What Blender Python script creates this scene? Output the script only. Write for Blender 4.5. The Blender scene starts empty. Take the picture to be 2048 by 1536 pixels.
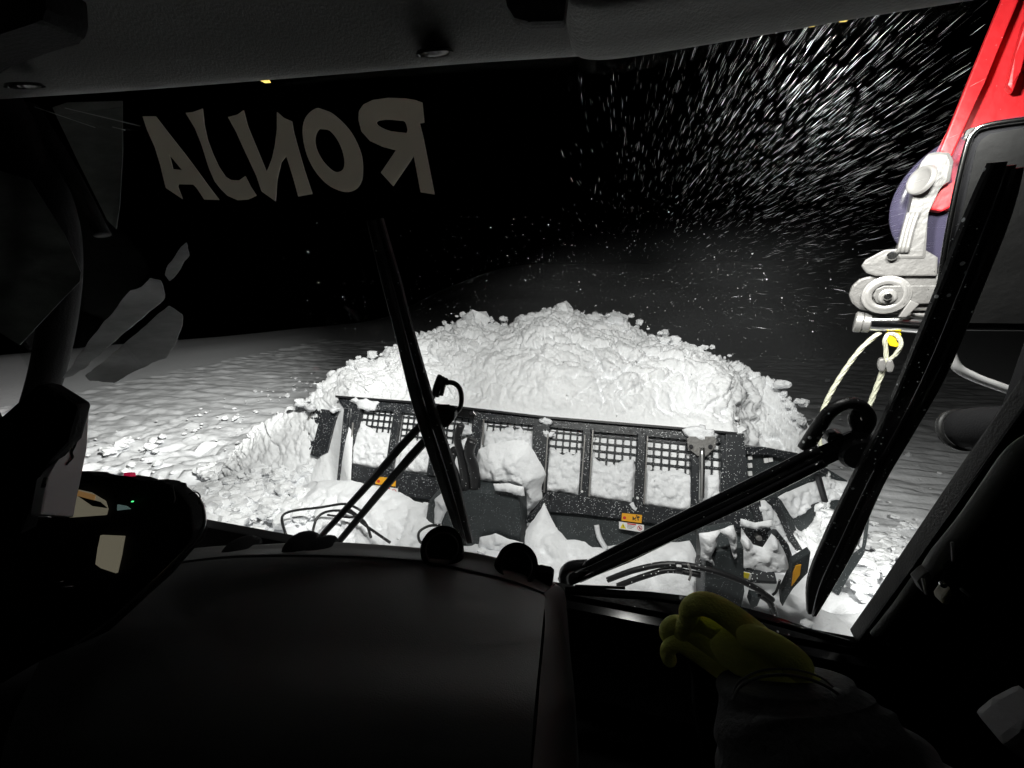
import bpy, bmesh, math, random
from mathutils import Vector, Matrix, noise
from mathutils.geometry import delaunay_2d_cdt
random.seed(7)
R = math.radians
scn = bpy.context.scene
col = scn.collection

# ------------------------------------------------------------------ camera
# vehicle frame: X right, Y forward, Z up; the camera stands in the cab, turned left and tipped down
CAM = Vector((0, 0, 2.5)); YAW = R(14); PITCH = R(15); F = 769.0
cd = bpy.data.cameras.new("camera"); cam = bpy.data.objects.new("camera", cd); col.objects.link(cam)
cam.location = CAM; cam.rotation_euler = (R(90) - PITCH, 0, YAW)
cd.sensor_width = 36; cd.lens = 36 * F / 2048; cd.clip_start = 0.02; cd.clip_end = 2000
scn.camera = cam
scn.view_settings.view_transform = 'Standard'; scn.view_settings.look = 'None'
scn.view_settings.exposure = 0.45; scn.view_settings.gamma = 1
scn.render.resolution_x = 1024; scn.render.resolution_y = 768
try:
    scn.cycles.max_bounces = 8; scn.cycles.diffuse_bounces = 5; scn.cycles.transparent_max_bounces = 16
except Exception: pass

# ------------------------------------------------------------------ world: night
w = bpy.data.worlds.new("World"); scn.world = w; w.use_nodes = True
nt = w.node_tree; bg = nt.nodes['Background']
sky = nt.nodes.new('ShaderNodeTexSky'); sky.sky_type = 'NISHITA'; sky.sun_disc = False
sky.sun_elevation = R(-8); sky.sun_rotation = R(200)
nt.links.new(sky.outputs[0], bg.inputs[0]); bg.inputs[1].default_value = 0.02

# ------------------------------------------------------------------ the machine's work lights (the only light there is)
def spot(x, y, z, tx, ty, tz, power, angle=110, blend=.8, size=.08, colr=(1, .985, .95)):
    l = bpy.data.lights.new('work_light_beam', 'SPOT'); l.energy = power; l.spot_size = R(angle); l.spot_blend = blend
    l.shadow_soft_size = size; l.color = colr
    o = bpy.data.objects.new('work_light_beam', l); col.objects.link(o); o.location = (x, y, z)
    o.rotation_euler = (Vector((tx, ty, tz)) - Vector((x, y, z))).to_track_quat('-Z', 'Y').to_euler()
    return o
LIGHTS = [(-1.15, 1.20, 3.17, -5.2, 3.4, 0, 290, 96),
          (-0.60, 1.22, 3.20, -1.3, 4.1, 1.2, 98, 140),
          (0.25, 1.22, 3.20, 1.2, 4.0, 1.6, 135, 155),
          (0.75, 1.20, 3.17, 1.9, 4.2, 1.2, 95, 66)]
BEAMS = [(-0.95, 1.24, 3.20, -14.0, 7.7, -.5, 3000, 51), (-0.30, 1.24, 3.20, -3.0, 20, 6.2, 1300, 44), (0.55, 1.24, 3.20, 5.0, 20, 6.4, 1300, 42),
         (1.68, 1.42, 2.00, 3.3, 4.1, -1.0, 250, 62)]      # long beams past the heap to the field and the slope, and the round front lamp
for a in BEAMS: spot(*a, blend=1)
for a in LIGHTS: spot(*a)

# ------------------------------------------------------------------ pixel helpers (2048x1536 photograph pixels -> real points on real planes)
FW = Vector((-math.sin(YAW) * math.cos(PITCH), math.cos(YAW) * math.cos(PITCH), -math.sin(PITCH)))
RT = Vector((math.cos(YAW), math.sin(YAW), 0)); UP = RT.cross(FW)
def ray(u, v): return RT * ((u - 1024) / F) + UP * (-(v - 768) / F) + FW
def on(u, v, pl):
    p0, n = pl; d = ray(u, v); return CAM + d * ((p0 - CAM).dot(n) / d.dot(n))
def plane(p, n): return (Vector(p), Vector(n).normalized())
def W(off=0):      # windscreen: top (.8, 2.89) to bottom (1.05, 1.53); +off = outside
    n = Vector((0, 1, .184)).normalized(); return (Vector((0, .8, 2.89)) + n * off, n)
def B(off=0):      # back face of the plough; +off = towards the cab
    n = Vector((0, -1, .44)).normalized(); return (Vector((0, 3.32, 1.3)) + n * off, n)
def YP(y): return plane((0, y, 0), (0, 1, 0))
def XP(x): return plane((x, 0, 0), (1, 0, 0))
def ZP(z): return plane((0, 0, z), (0, 0, 1))
def DP(d): return (CAM + FW * d, FW.copy())       # facing the driver at d metres

# ------------------------------------------------------------------ materials
def new_mat(name):
    m = bpy.data.materials.new(name); m.use_nodes = True
    return m, m.node_tree.nodes, m.node_tree.links, m.node_tree.nodes['Principled BSDF']
def mat(name, c, rough=.5, metal=0, bump=0, bscale=40, specks=0, sscale=60, var=0, coat=0, spec=.5):
    m, N, L, p = new_mat(name)
    p.inputs['Base Color'].default_value = (*c, 1); p.inputs['Roughness'].default_value = rough
    p.inputs['Metallic'].default_value = metal; p.inputs['Coat Weight'].default_value = coat
    p.inputs['Specular IOR Level'].default_value = spec
    tc = N.new('ShaderNodeTexCoord')
    if var or specks:
        nz = N.new('ShaderNodeTexNoise'); nz.inputs['Scale'].default_value = bscale * .3; nz.inputs['Detail'].default_value = 6
        L.new(tc.outputs['Object'], nz.inputs['Vector'])
        mx = N.new('ShaderNodeMix'); mx.data_type = 'RGBA'
        mx.inputs['A'].default_value = (*[q * (1 - var) for q in c], 1); mx.inputs['B'].default_value = (*[min(1, q * (1 + var)) for q in c], 1)
        L.new(nz.outputs[0], mx.inputs['Factor']); out = mx.outputs['Result']
        if specks:      # blown snow grains frozen to the paint
            vo = N.new('ShaderNodeTexVoronoi'); vo.inputs['Scale'].default_value = sscale
            L.new(tc.outputs['Object'], vo.inputs['Vector'])
            n2 = N.new('ShaderNodeTexNoise'); n2.inputs['Scale'].default_value = 7; n2.inputs['Detail'].default_value = 4
            L.new(tc.outputs['Object'], n2.inputs['Vector'])
            mm = N.new('ShaderNodeMath'); mm.operation = 'MULTIPLY'; mm.inputs[1].default_value = specks
            L.new(n2.outputs[0], mm.inputs[0])
            cmp_ = N.new('ShaderNodeMath'); cmp_.operation = 'LESS_THAN'
            L.new(vo.outputs['Distance'], cmp_.inputs[0]); L.new(mm.outputs[0], cmp_.inputs[1])
            m2 = N.new('ShaderNodeMix'); m2.data_type = 'RGBA'; m2.inputs['B'].default_value = (.85, .86, .88, 1)
            L.new(cmp_.outputs[0], m2.inputs['Factor']); L.new(out, m2.inputs['A']); out = m2.outputs['Result']
        L.new(out, p.inputs['Base Color'])
    if bump:
        b = N.new('ShaderNodeBump'); b.inputs['Strength'].default_value = bump; b.inputs['Distance'].default_value = .01
        n3 = N.new('ShaderNodeTexNoise'); n3.inputs['Scale'].default_value = bscale; n3.inputs['Detail'].default_value = 8
        L.new(tc.outputs['Object'], n3.inputs['Vector']); L.new(n3.outputs[0], b.inputs['Height']); L.new(b.outputs[0], p.inputs['Normal'])
    return m
def snow_mat(name, c=(.86, .87, .885), bump=.5, scale=22):
    m, N, L, p = new_mat(name)
    p.inputs['Base Color'].default_value = (*c, 1); p.inputs['Roughness'].default_value = .75
    p.inputs['Specular IOR Level'].default_value = .25
    tc = N.new('ShaderNodeTexCoord')
    a = N.new('ShaderNodeTexNoise'); a.inputs['Scale'].default_value = scale; a.inputs['Detail'].default_value = 9; a.inputs['Roughness'].default_value = .62
    L.new(tc.outputs['Object'], a.inputs['Vector'])
    b = N.new('ShaderNodeBump'); b.inputs['Strength'].default_value = bump; b.inputs['Distance'].default_value = .02
    L.new(a.outputs[0], b.inputs['Height']); L.new(b.outputs[0], p.inputs['Normal'])
    return m
M = dict(
    snow=snow_mat('snow_fresh'), packed=snow_mat('snow_packed', (.80, .81, .83), .45, 34), field=snow_mat('snow_field', (.78, .79, .81), .8, 9),
    black=mat('black_steel', (.022, .024, .027), .38, 0, .15, 60, 0.37, 70, .3),
    mesh=mat('guard_steel', (.02, .022, .025), .4, 0, 0, 60, 0.30, 85, .2),
    plate=mat('plough_plate', (.030, .036, .038), .55, 0, .2, 30, .22, 85, .3),
    clean=mat('black_paint', (.02, .02, .022), .3, 0, .05, 60),
    rubber=mat('wiper_rubber', (.012, .012, .013), .42, 0, .2, 90, .22, 40),
    gloss=mat('gloss_black', (.012, .012, .013), .12, 0, 0, 60),
    chrome=mat('chrome', (.75, .75, .74), .14, 1),
    steel=mat('galvanised', (.34, .33, .32), .38, .5, .1, 50, 0, 60, .12),
    cast=mat('cast_grey', (.15, .145, .14), .45, .1, .35, 45, 0, 60, .30),
    red=mat('boom_red', (.62, .013, .018), .42, 0, .15, 35, .06, 50, .3),
    yellow=mat('hook_yellow', (.85, .62, .01), .45, 0, .05, 40, 0, 60, .1),
    rope=mat('steel_rope', (.70, .70, .55), .5, .2, .6, 160),
    liner=mat('headliner', (.27, .27, .265), .85, 0, .25, 240, 0, 60, .06),
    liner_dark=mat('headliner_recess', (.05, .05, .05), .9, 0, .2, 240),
    dash=mat('dash_plastic', (.26, .26, .26), .6, 0, .25, 420, 0, 60, .05),
    cab=mat('cab_trim', (.010, .010, .011), .8, 0, .2, 200, spec=.2),
    pillar=mat('pillar_trim', (.012, .012, .012), .5, 0, .2, 200),
    grey=mat('grey_tube', (.16, .16, .16), .5, 0, .1, 100),
    pale=mat('pale_plastic', (.46, .45, .47), .5, 0, .1, 100, 0, 60, .05),
    letter=mat('letter_vinyl', (.50, .48, .44), .6, 0, .05, 200),
    glass_reflection=mat('bright_reflection_plain', (.36, .39, .38), .35, 0, .3, 18, 0, 60, .35),
    glass_reflection_dim=mat('dim_reflection_plain', (.10, .11, .11), .3, 0, .3, 12, 0, 60, .3),
    glove=mat('glove_knit', (.86, .92, .19), .75, 0, .3, 200, 0, 60, .15),
    sleeve=mat('jacket_cloth', (.13, .13, .135), .75, 0, .5, 130, 0, 60, .2),
    cuff=mat('cuff_reflective', (.55, .55, .55), .4, 0, .3, 200),
    orange=mat('decal_orange', (.80, .38, .02), .5, 0, 0, 40, 0, 60, .12),
    white=mat('decal_white', (.78, .78, .78), .5),
    dyellow=mat('decal_yellow', (.75, .62, .03), .5),
    dred=mat('decal_red', (.55, .03, .03), .5), ink=mat('decal_ink', (.02, .02, .02), .5),
    satin=mat('satin_steel', (.7, .7, .69), .3, 1),
    lilac=None)
def glassy(name, tint, alpha, rough=.05, spec=.5):
    m, N, L, p = new_mat(name)
    p.inputs['Base Color'].default_value = (*tint, 1); p.inputs['Roughness'].default_value = rough
    p.inputs['Alpha'].default_value = alpha; p.inputs['Specular IOR Level'].default_value = spec
    return m
M['lilac'] = glassy('lilac_translucent', (.17, .155, .26), .26, .2)
def pane_mat():
    m, N, L, p = new_mat('window_glass')
    out = N['Material Output']; N.remove(p)
    t = N.new('ShaderNodeBsdfTransparent'); g = N.new('ShaderNodeBsdfGlossy'); g.inputs['Roughness'].default_value = .02
    f = N.new('ShaderNodeFresnel'); ge = N.new('ShaderNodeNewGeometry'); mr = N.new('ShaderNodeMapRange')      # same index of refraction on both faces
    mr.inputs['To Min'].default_value = 1.3; mr.inputs['To Max'].default_value = 1 / 1.3
    L.new(ge.outputs['Backfacing'], mr.inputs['Value']); L.new(mr.outputs[0], f.inputs[0])
    t.inputs[0].default_value = (.97, .98, .975, 1)
    mx = N.new('ShaderNodeMixShader'); L.new(f.outputs[0], mx.inputs[0]); L.new(t.outputs[0], mx.inputs[1]); L.new(g.outputs[0], mx.inputs[2])
    L.new(mx.outputs[0], out.inputs[0]); return m
M['pane'] = pane_mat()
def vinyl():
    m, N, L, p = new_mat('translucent_vinyl'); p.inputs['Base Color'].default_value = (.82, .79, .72, 1); p.inputs['Roughness'].default_value = .6
    t = N.new('ShaderNodeBsdfTranslucent'); t.inputs[0].default_value = (.82, .79, .72, 1); mx = N.new('ShaderNodeMixShader'); mx.inputs[0].default_value = .5
    L.new(p.outputs[0], mx.inputs[1]); L.new(t.outputs[0], mx.inputs[2]); L.new(mx.outputs[0], N['Material Output'].inputs[0]); return m
M['letter'] = vinyl()
def glass_reflection(name, c):  # mottled pale pane, reflected snow put into its colour
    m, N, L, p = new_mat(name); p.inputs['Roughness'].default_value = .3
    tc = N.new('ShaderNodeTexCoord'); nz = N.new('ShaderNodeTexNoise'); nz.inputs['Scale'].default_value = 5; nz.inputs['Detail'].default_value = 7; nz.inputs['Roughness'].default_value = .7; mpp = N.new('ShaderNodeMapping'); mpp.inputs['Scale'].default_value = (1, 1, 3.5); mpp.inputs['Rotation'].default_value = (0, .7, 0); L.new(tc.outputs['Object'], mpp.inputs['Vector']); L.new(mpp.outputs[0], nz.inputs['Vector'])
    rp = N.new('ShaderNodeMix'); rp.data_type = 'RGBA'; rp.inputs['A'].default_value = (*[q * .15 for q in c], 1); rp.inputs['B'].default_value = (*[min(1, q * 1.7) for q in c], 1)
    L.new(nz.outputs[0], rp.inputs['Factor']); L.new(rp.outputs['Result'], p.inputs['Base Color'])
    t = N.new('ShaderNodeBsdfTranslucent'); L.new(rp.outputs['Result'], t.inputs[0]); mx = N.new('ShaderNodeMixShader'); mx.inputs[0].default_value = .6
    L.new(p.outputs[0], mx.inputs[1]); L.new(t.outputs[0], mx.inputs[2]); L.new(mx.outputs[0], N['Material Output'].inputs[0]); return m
M['glass_reflection'] = glass_reflection('bright_reflection', (.85, .90, .88)); M['glass_reflection_dim'] = glass_reflection('dim_reflection', (.25, .26, .25))
def glow(name, c, s):
    m, N, L, p = new_mat(name); p.inputs['Base Color'].default_value = (*c, 1)
    p.inputs['Emission Color'].default_value = (*c, 1); p.inputs['Emission Strength'].default_value = s; return m
M['amber'] = glow('amber_lamp', (1, .72, .18), .9)
M['led_red'] = glow('red_led', (.9, .02, .10), .22); M['led_green'] = glow('green_led', (.1, 1, .3), .8)
M['screen'] = glow('screen_cream', (.55, .50, .36), .13); M['screen2'] = glow('screen_orange', (.60, .33, .12), .16)
M['screen3'] = glow('screen_teal', (.25, .38, .36), .14)

# ------------------------------------------------------------------ object helpers
def link(name, me, m, parent=None, smooth=False):
    o = bpy.data.objects.new(name, me); col.objects.link(o)
    if m: me.materials.append(m)
    if smooth:
        for p in me.polygons: p.use_smooth = True
    if parent: o.parent = parent
    return o
def from_bm(name, bm, m, parent=None, smooth=False):
    me = bpy.data.meshes.new(name); bmesh.ops.recalc_face_normals(bm, faces=bm.faces); bm.to_mesh(me); bm.free()
    return link(name, me, m, parent, smooth)
def thing(name, label, cat, loc=(0, 0, 0), group=None):
    # the empty stays at the origin of the scene so parts keep world coordinates; its own marker point is its base
    o = bpy.data.objects.new(name, None); col.objects.link(o); o['label'] = label; o['category'] = cat
    o.empty_display_size = .1
    o.location = loc
    if group: o['group'] = group
    return o
def settle(root):
    # called once a thing is complete: keep every part where it was built although the empty is at the base
    inv = Matrix.Translation(-Vector(root.location))
    for c in root.children: c.matrix_parent_inverse = inv
def tag(o, label, cat, group=None):
    o['label'] = label; o['category'] = cat
    if group: o['group'] = group
    return o
def prism_bm(bm, pts, n, t, bev=0):
    n = Vector(n).normalized(); a = [bm.verts.new(p - n * t / 2) for p in pts]; b = [bm.verts.new(p + n * t / 2) for p in pts]
    k = len(pts); fs = [bm.faces.new(a), bm.faces.new(b[::-1])]
    for i in range(k): fs.append(bm.faces.new((a[i], a[(i + 1) % k], b[(i + 1) % k], b[i])))
    if bev:
        es = [e for e in set(e for f in fs for e in f.edges)]
        try: bmesh.ops.bevel(bm, geom=es, offset=bev, segments=2, affect='EDGES', profile=.6)
        except Exception: pass
def pp(name, px, pl, t, m, parent=None, bev=0, smooth=False):
    """plate whose outline lies on the real plane pl, t thick"""
    bm = bmesh.new(); prism_bm(bm, [on(u, v, pl) for u, v in px], pl[1], t, bev)
    return from_bm(name, bm, m, parent, smooth)
def crv(pts, n=6):
    """Catmull-Rom through tuples of any length"""
    P = [Vector(p) for p in pts]; 
    if len(P) < 3: return P
    out = []
    for i in range(len(P) - 1):
        p0 = P[max(i - 1, 0)]; p1 = P[i]; p2 = P[i + 1]; p3 = P[min(i + 2, len(P) - 1)]
        for k in range(n):
            t = k / n
            out.append(.5 * ((2 * p1) + (p2 - p0) * t + (2 * p0 - 5 * p1 + 4 * p2 - p3) * t * t + (3 * p1 - p0 - 3 * p2 + p3) * t ** 3))
    out.append(P[-1]); return out
def tube_bm(bm, pts, r, seg=12, cap=True):
    P = [Vector(p) for p in pts]; rs = r if isinstance(r, (list, tuple)) else [r] * len(P)
    up = None; rings = []
    for i, p in enumerate(P):
        d = (P[min(i + 1, len(P) - 1)] - P[max(i - 1, 0)]).normalized()
        if up is None: up = d.orthogonal().normalized()
        up = (up - d * up.dot(d)).normalized(); s = d.cross(up)
        rings.append([bm.verts.new(p + (up * math.cos(a) + s * math.sin(a)) * rs[i]) for a in [2 * math.pi * k / seg for k in range(seg)]])
    for a, b in zip(rings, rings[1:]):
        for k in range(seg): bm.faces.new((a[k], a[(k + 1) % seg], b[(k + 1) % seg], b[k]))
    if cap: bm.faces.new(rings[0][::-1]); bm.faces.new(rings[-1])
def tube(name, pts, r, m, parent=None, seg=12, n=6):
    bm = bmesh.new(); q = crv(pts, n) if n else [Vector(p) for p in pts]
    if isinstance(r, (list, tuple)): r = [v.x for v in crv([(x, 0, 0) for x in r], n)]
    tube_bm(bm, q, r, seg); return from_bm(name, bm, m, parent, True)
def ptube(name, px, pl, r, m, parent=None, seg=12, n=6):
    return tube(name, [on(p[0], p[1], pl if len(p) < 3 else p[2]) for p in px], r, m, parent, seg, n)
def beam(name, pts, widths, depth, nrm, m, parent=None, ch=.25):
    """chamfered bar along pts lying in a plane with normal nrm"""
    bm = bmesh.new(); N_ = Vector(nrm).normalized(); rings = []
    P = [Vector(p) for p in pts]
    for i, p in enumerate(P):
        d = (P[min(i + 1, len(P) - 1)] - P[max(i - 1, 0)]).normalized(); s = d.cross(N_).normalized(); w_ = widths[i] / 2; h = depth / 2; c = ch * min(w_, h) * 2
        rings.append([bm.verts.new(p + s * x + N_ * y) for x, y in ((-w_ + c, -h), (w_ - c, -h), (w_, -h + c), (w_, h - c), (w_ - c, h), (-w_ + c, h), (-w_, h - c), (-w_, -h + c))])
    for a, b in zip(rings, rings[1:]):
        for k in range(8): bm.faces.new((a[k], a[(k + 1) % 8], b[(k + 1) % 8], b[k]))
    bm.faces.new(rings[0][::-1]); bm.faces.new(rings[-1]); return from_bm(name, bm, m, parent)
def ball_bm(bm, c, r, sub=2, sc=(1, 1, 1), jit=0, rot=None):
    g = bmesh.ops.create_icosphere(bm, subdivisions=sub, radius=1)
    o = Vector((random.random() * 50, random.random() * 50, 0))
    for v in g['verts']:
        p = v.co.copy(); k = 1 + jit * noise.noise(p * 1.6 + o) * 2
        q = Vector((p.x * sc[0], p.y * sc[1], p.z * sc[2])) * r * k
        if rot: q = rot @ q
        v.co = Vector(c) + q
def disc(name, c, n, r, t, m, parent=None, seg=40, bev=.15):
    """turned disc with rounded rim, axis n"""
    bm = bmesh.new(); n = Vector(n).normalized(); a = n.orthogonal().normalized(); b = n.cross(a); prof = [(0, -.5), (1 - bev, -.5), (1, -.5 + bev), (1, .5 - bev), (1 - bev, .5), (0, .5)]
    rings = []
    for (pr, ph) in prof[1:-1]:
        rings.append([bm.verts.new(Vector(c) + n * ph * t + (a * math.cos(2 * math.pi * k / seg) + b * math.sin(2 * math.pi * k / seg)) * r * pr) for k in range(seg)])
    for x, y in zip(rings, rings[1:]):
        for k in range(seg): bm.faces.new((x[k], x[(k + 1) % seg], y[(k + 1) % seg], y[k]))
    bm.faces.new(rings[0][::-1]); bm.faces.new(rings[-1]); return from_bm(name, bm, m, parent)
def lathe(name, c, n, prof, m, parent=None, seg=40):
    """open profile [(radius, height)] turned about n"""
    bm = bmesh.new(); n = Vector(n).normalized(); a = n.orthogonal().normalized(); b = n.cross(a); rings = []
    for (pr, ph) in prof:
        rings.append([bm.verts.new(Vector(c) + n * ph + (a * math.cos(2 * math.pi * k / seg) + b * math.sin(2 * math.pi * k / seg)) * max(pr, 1e-4)) for k in range(seg)])
    for x, y in zip(rings, rings[1:]):
        for k in range(seg): bm.faces.new((x[k], x[(k + 1) % seg], y[(k + 1) % seg], y[k]))
    return from_bm(name, bm, m, parent, True)
def dome(F1): return 1 - min(1, F1 * F1 * 1.6)
def clumps(p, s):
    d = noise.voronoi(p * s)[0]; return dome(d[0])
def crumble(p, s):
    # broken crust: tilted angular plates with creases between them
    d, q = noise.voronoi(p * s); c = q[0]; h = noise.cell(c * 7.3) ; g = Vector((noise.cell(c * 3.1 + Vector((5, 0, 0))), noise.cell(c * 5.7), noise.cell(c * 2.9 + Vector((0, 3, 0))))) - Vector((.5, .5, .5))
    return (h - .5) * .7 + (p * s - c).dot(g) * 1.0 - .9 * math.exp(-(d[1] - d[0]) * 7)
def snow_patch(name, px, pl, thick, m, parent=None, grid=.016, edge=.035, rough=.022, fs=14, wob=.012, seed=0):
    """bumpy cake of snow lying on a real plane: thin at its rim, thick inside"""
    p0, n = pl; a = Vector((1, 0, 0)); a = (a - n * a.dot(n)).normalized(); b = n.cross(a)
    P = [on(u, v, pl) for u, v in px]; q = [Vector(((p - p0).dot(a), (p - p0).dot(b))) for p in P]; out = []
    for i in range(len(q)):
        c, d = q[i], q[(i + 1) % len(q)]; k = max(1, int((d - c).length / grid))
        for j in range(k):
            e = c.lerp(d, j / k); nn = noise.noise(Vector((e.x * 12, e.y * 12, seed))); n2 = noise.noise(Vector((e.x * 12, e.y * 12, seed + 9)))
            out.append(e + Vector((nn, n2)) * wob)
    xs = [v.x for v in out]; ys = [v.y for v in out]
    def inside(x, y):
        r = False; j = len(out) - 1
        for i in range(len(out)):
            if (out[i].y > y) != (out[j].y > y) and x < (out[j].x - out[i].x) * (y - out[i].y) / (out[j].y - out[i].y) + out[i].x: r = not r
            j = i
        return r
    def ed(x, y): return min((v.x - x) ** 2 + (v.y - y) ** 2 for v in out) ** .5
    pts = list(out); k = len(out); y = min(ys)
    dd = [0] * k
    while y < max(ys):
        x = min(xs)
        while x < max(xs):
            jx = x + random.uniform(-.25, .25) * grid; jy = y + random.uniform(-.25, .25) * grid
            if inside(jx, jy):
                e = ed(jx, jy)
                if e > grid * .5: pts.append(Vector((jx, jy))); dd.append(e)
            x += grid
        y += grid
    vo, eo, fo, ov, oe, of = delaunay_2d_cdt(pts, [(i, (i + 1) % k) for i in range(k)], [], 1, 1e-6)
    sg = 1 if (CAM - p0).dot(n) > 0 else -1
    vs = []
    for v, o_ in zip(vo, ov):
        d = dd[o_[0]] if o_ else 0; base = p0 + a * v.x + b * v.y
        h = thick * math.sin(min(1, d / edge) * math.pi / 2) if d > 0 else -.006
        if d > 0: h += rough * (.45 * (clumps(base + Vector((seed, 0, 0)), fs) - .5) + .5 * crumble(base + Vector((noise.noise(base * 9), 0, noise.noise(base * 9 + Vector((3, 0, 0))))) * .05, fs * 1.2) + .6 * noise.fractal(base * fs * 2.3, .8, 2, 3)) * min(1, d / edge)
        vs.append(base + n * sg * h)
    me = bpy.data.meshes.new(name); me.from_pydata(vs, [], [tuple(f) for f in fo]); me.update()
    o = link(name, me, m, parent, True); return o

# ================================================================== THE GROUND
def sstep(a, b, x):
    t = max(0, min(1, (x - a) / (b - a))); return t * t * (3 - 2 * t)
def ground_z(x, y):
    z = 0
    z += .34 * sstep(4.2, 2.9, y) * sstep(-4.6, -3.2, x) * sstep(4.2, 2.2, x)              # churned snow behind the plough
    z += .16 * sstep(5.5, 3.0, y) * sstep(-7, -4.4, x)*sstep(0,-1,x)
    r = math.hypot(x, y); an = math.degrees(math.atan2(x, max(y, .01))); w_ = sstep(-50, -10, an)
    if y > 0: z += (4.6 * sstep(11, 55, r) + .02 * max(0, r - 55)) * w_ - .22 * max(0, r - 20) * (1 - w_) * sstep(20, 34, r)
    else: z -= .1 * max(0, r - 20)
    return z
def make_ground(name, x0, x1, y0, y1, d, kind, detail):
    nx = int((x1 - x0) / d); ny = int((y1 - y0) / d); vs = []; fs = []
    for j in range(ny + 1):
        for i in range(nx + 1):
            x = x0 + i * d; y = y0 + j * d; z = ground_z(x, y); p = Vector((x, y, 0))
            if detail:
                near = sstep(6.5, 3.2, y) * sstep(-1, -3.5, x) + .9 * sstep(5, 3.4, y) * sstep(1.3, 2, x) + sstep(3.5, 2.9, y) * .7
                near = min(1, near)
                wq = p + Vector((noise.noise(p * 2), noise.noise(p * 2 + Vector((4, 4, 0))), 0)) * .25
                z += near * (.10 * (clumps(wq, 2.4) - .4) + .045 * crumble(wq, 3.2) + .018 * crumble(wq, 7.5) + .03 * noise.fractal(wq * 5, .9, 2, 3))
                ch = Vector((x * 1.1 + y * .5, y * 4.2 - x * .6, 0))
                z += .055 * noise.fractal(ch * .9, .9, 2.1, 4) * (1 - near * .5) + .03 * max(0, noise.noise(Vector((x * 2.5, y * 6, 4)))) ** 1 
                if x > 2.0 : z += .022 * math.sin((y * 1.0 + .10 * x) * 2 * math.pi / .17 + 2.2 * noise.noise(Vector((x * 1.1, y * 1.3, 0)))) * sstep(2.0, 2.6, x) * sstep(1.5,2.4,y) * sstep(9, 6, y)
            else:
                z += .12 * noise.fractal(p * .25, 1, 2, 3) - .16 * (1 - sstep(10, 14, max(abs(x), y)))
            vs.append((x, y, z))
    for j in range(ny):
        for i in range(nx):
            a = j * (nx + 1) + i; fs.append((a, a + 1, a + nx + 2, a + nx + 1))
    me = bpy.data.meshes.new(name); me.from_pydata(vs, [], fs); me.update()
    o = link(name, me, M['field'], None, True); o['kind'] = kind; return o
make_ground('snow_ground', -12, 9, -2, 14, .05, 'structure', True)
make_ground('snow_slope', -150, 150, -30, 170, 1.5, 'structure', False)

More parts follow.
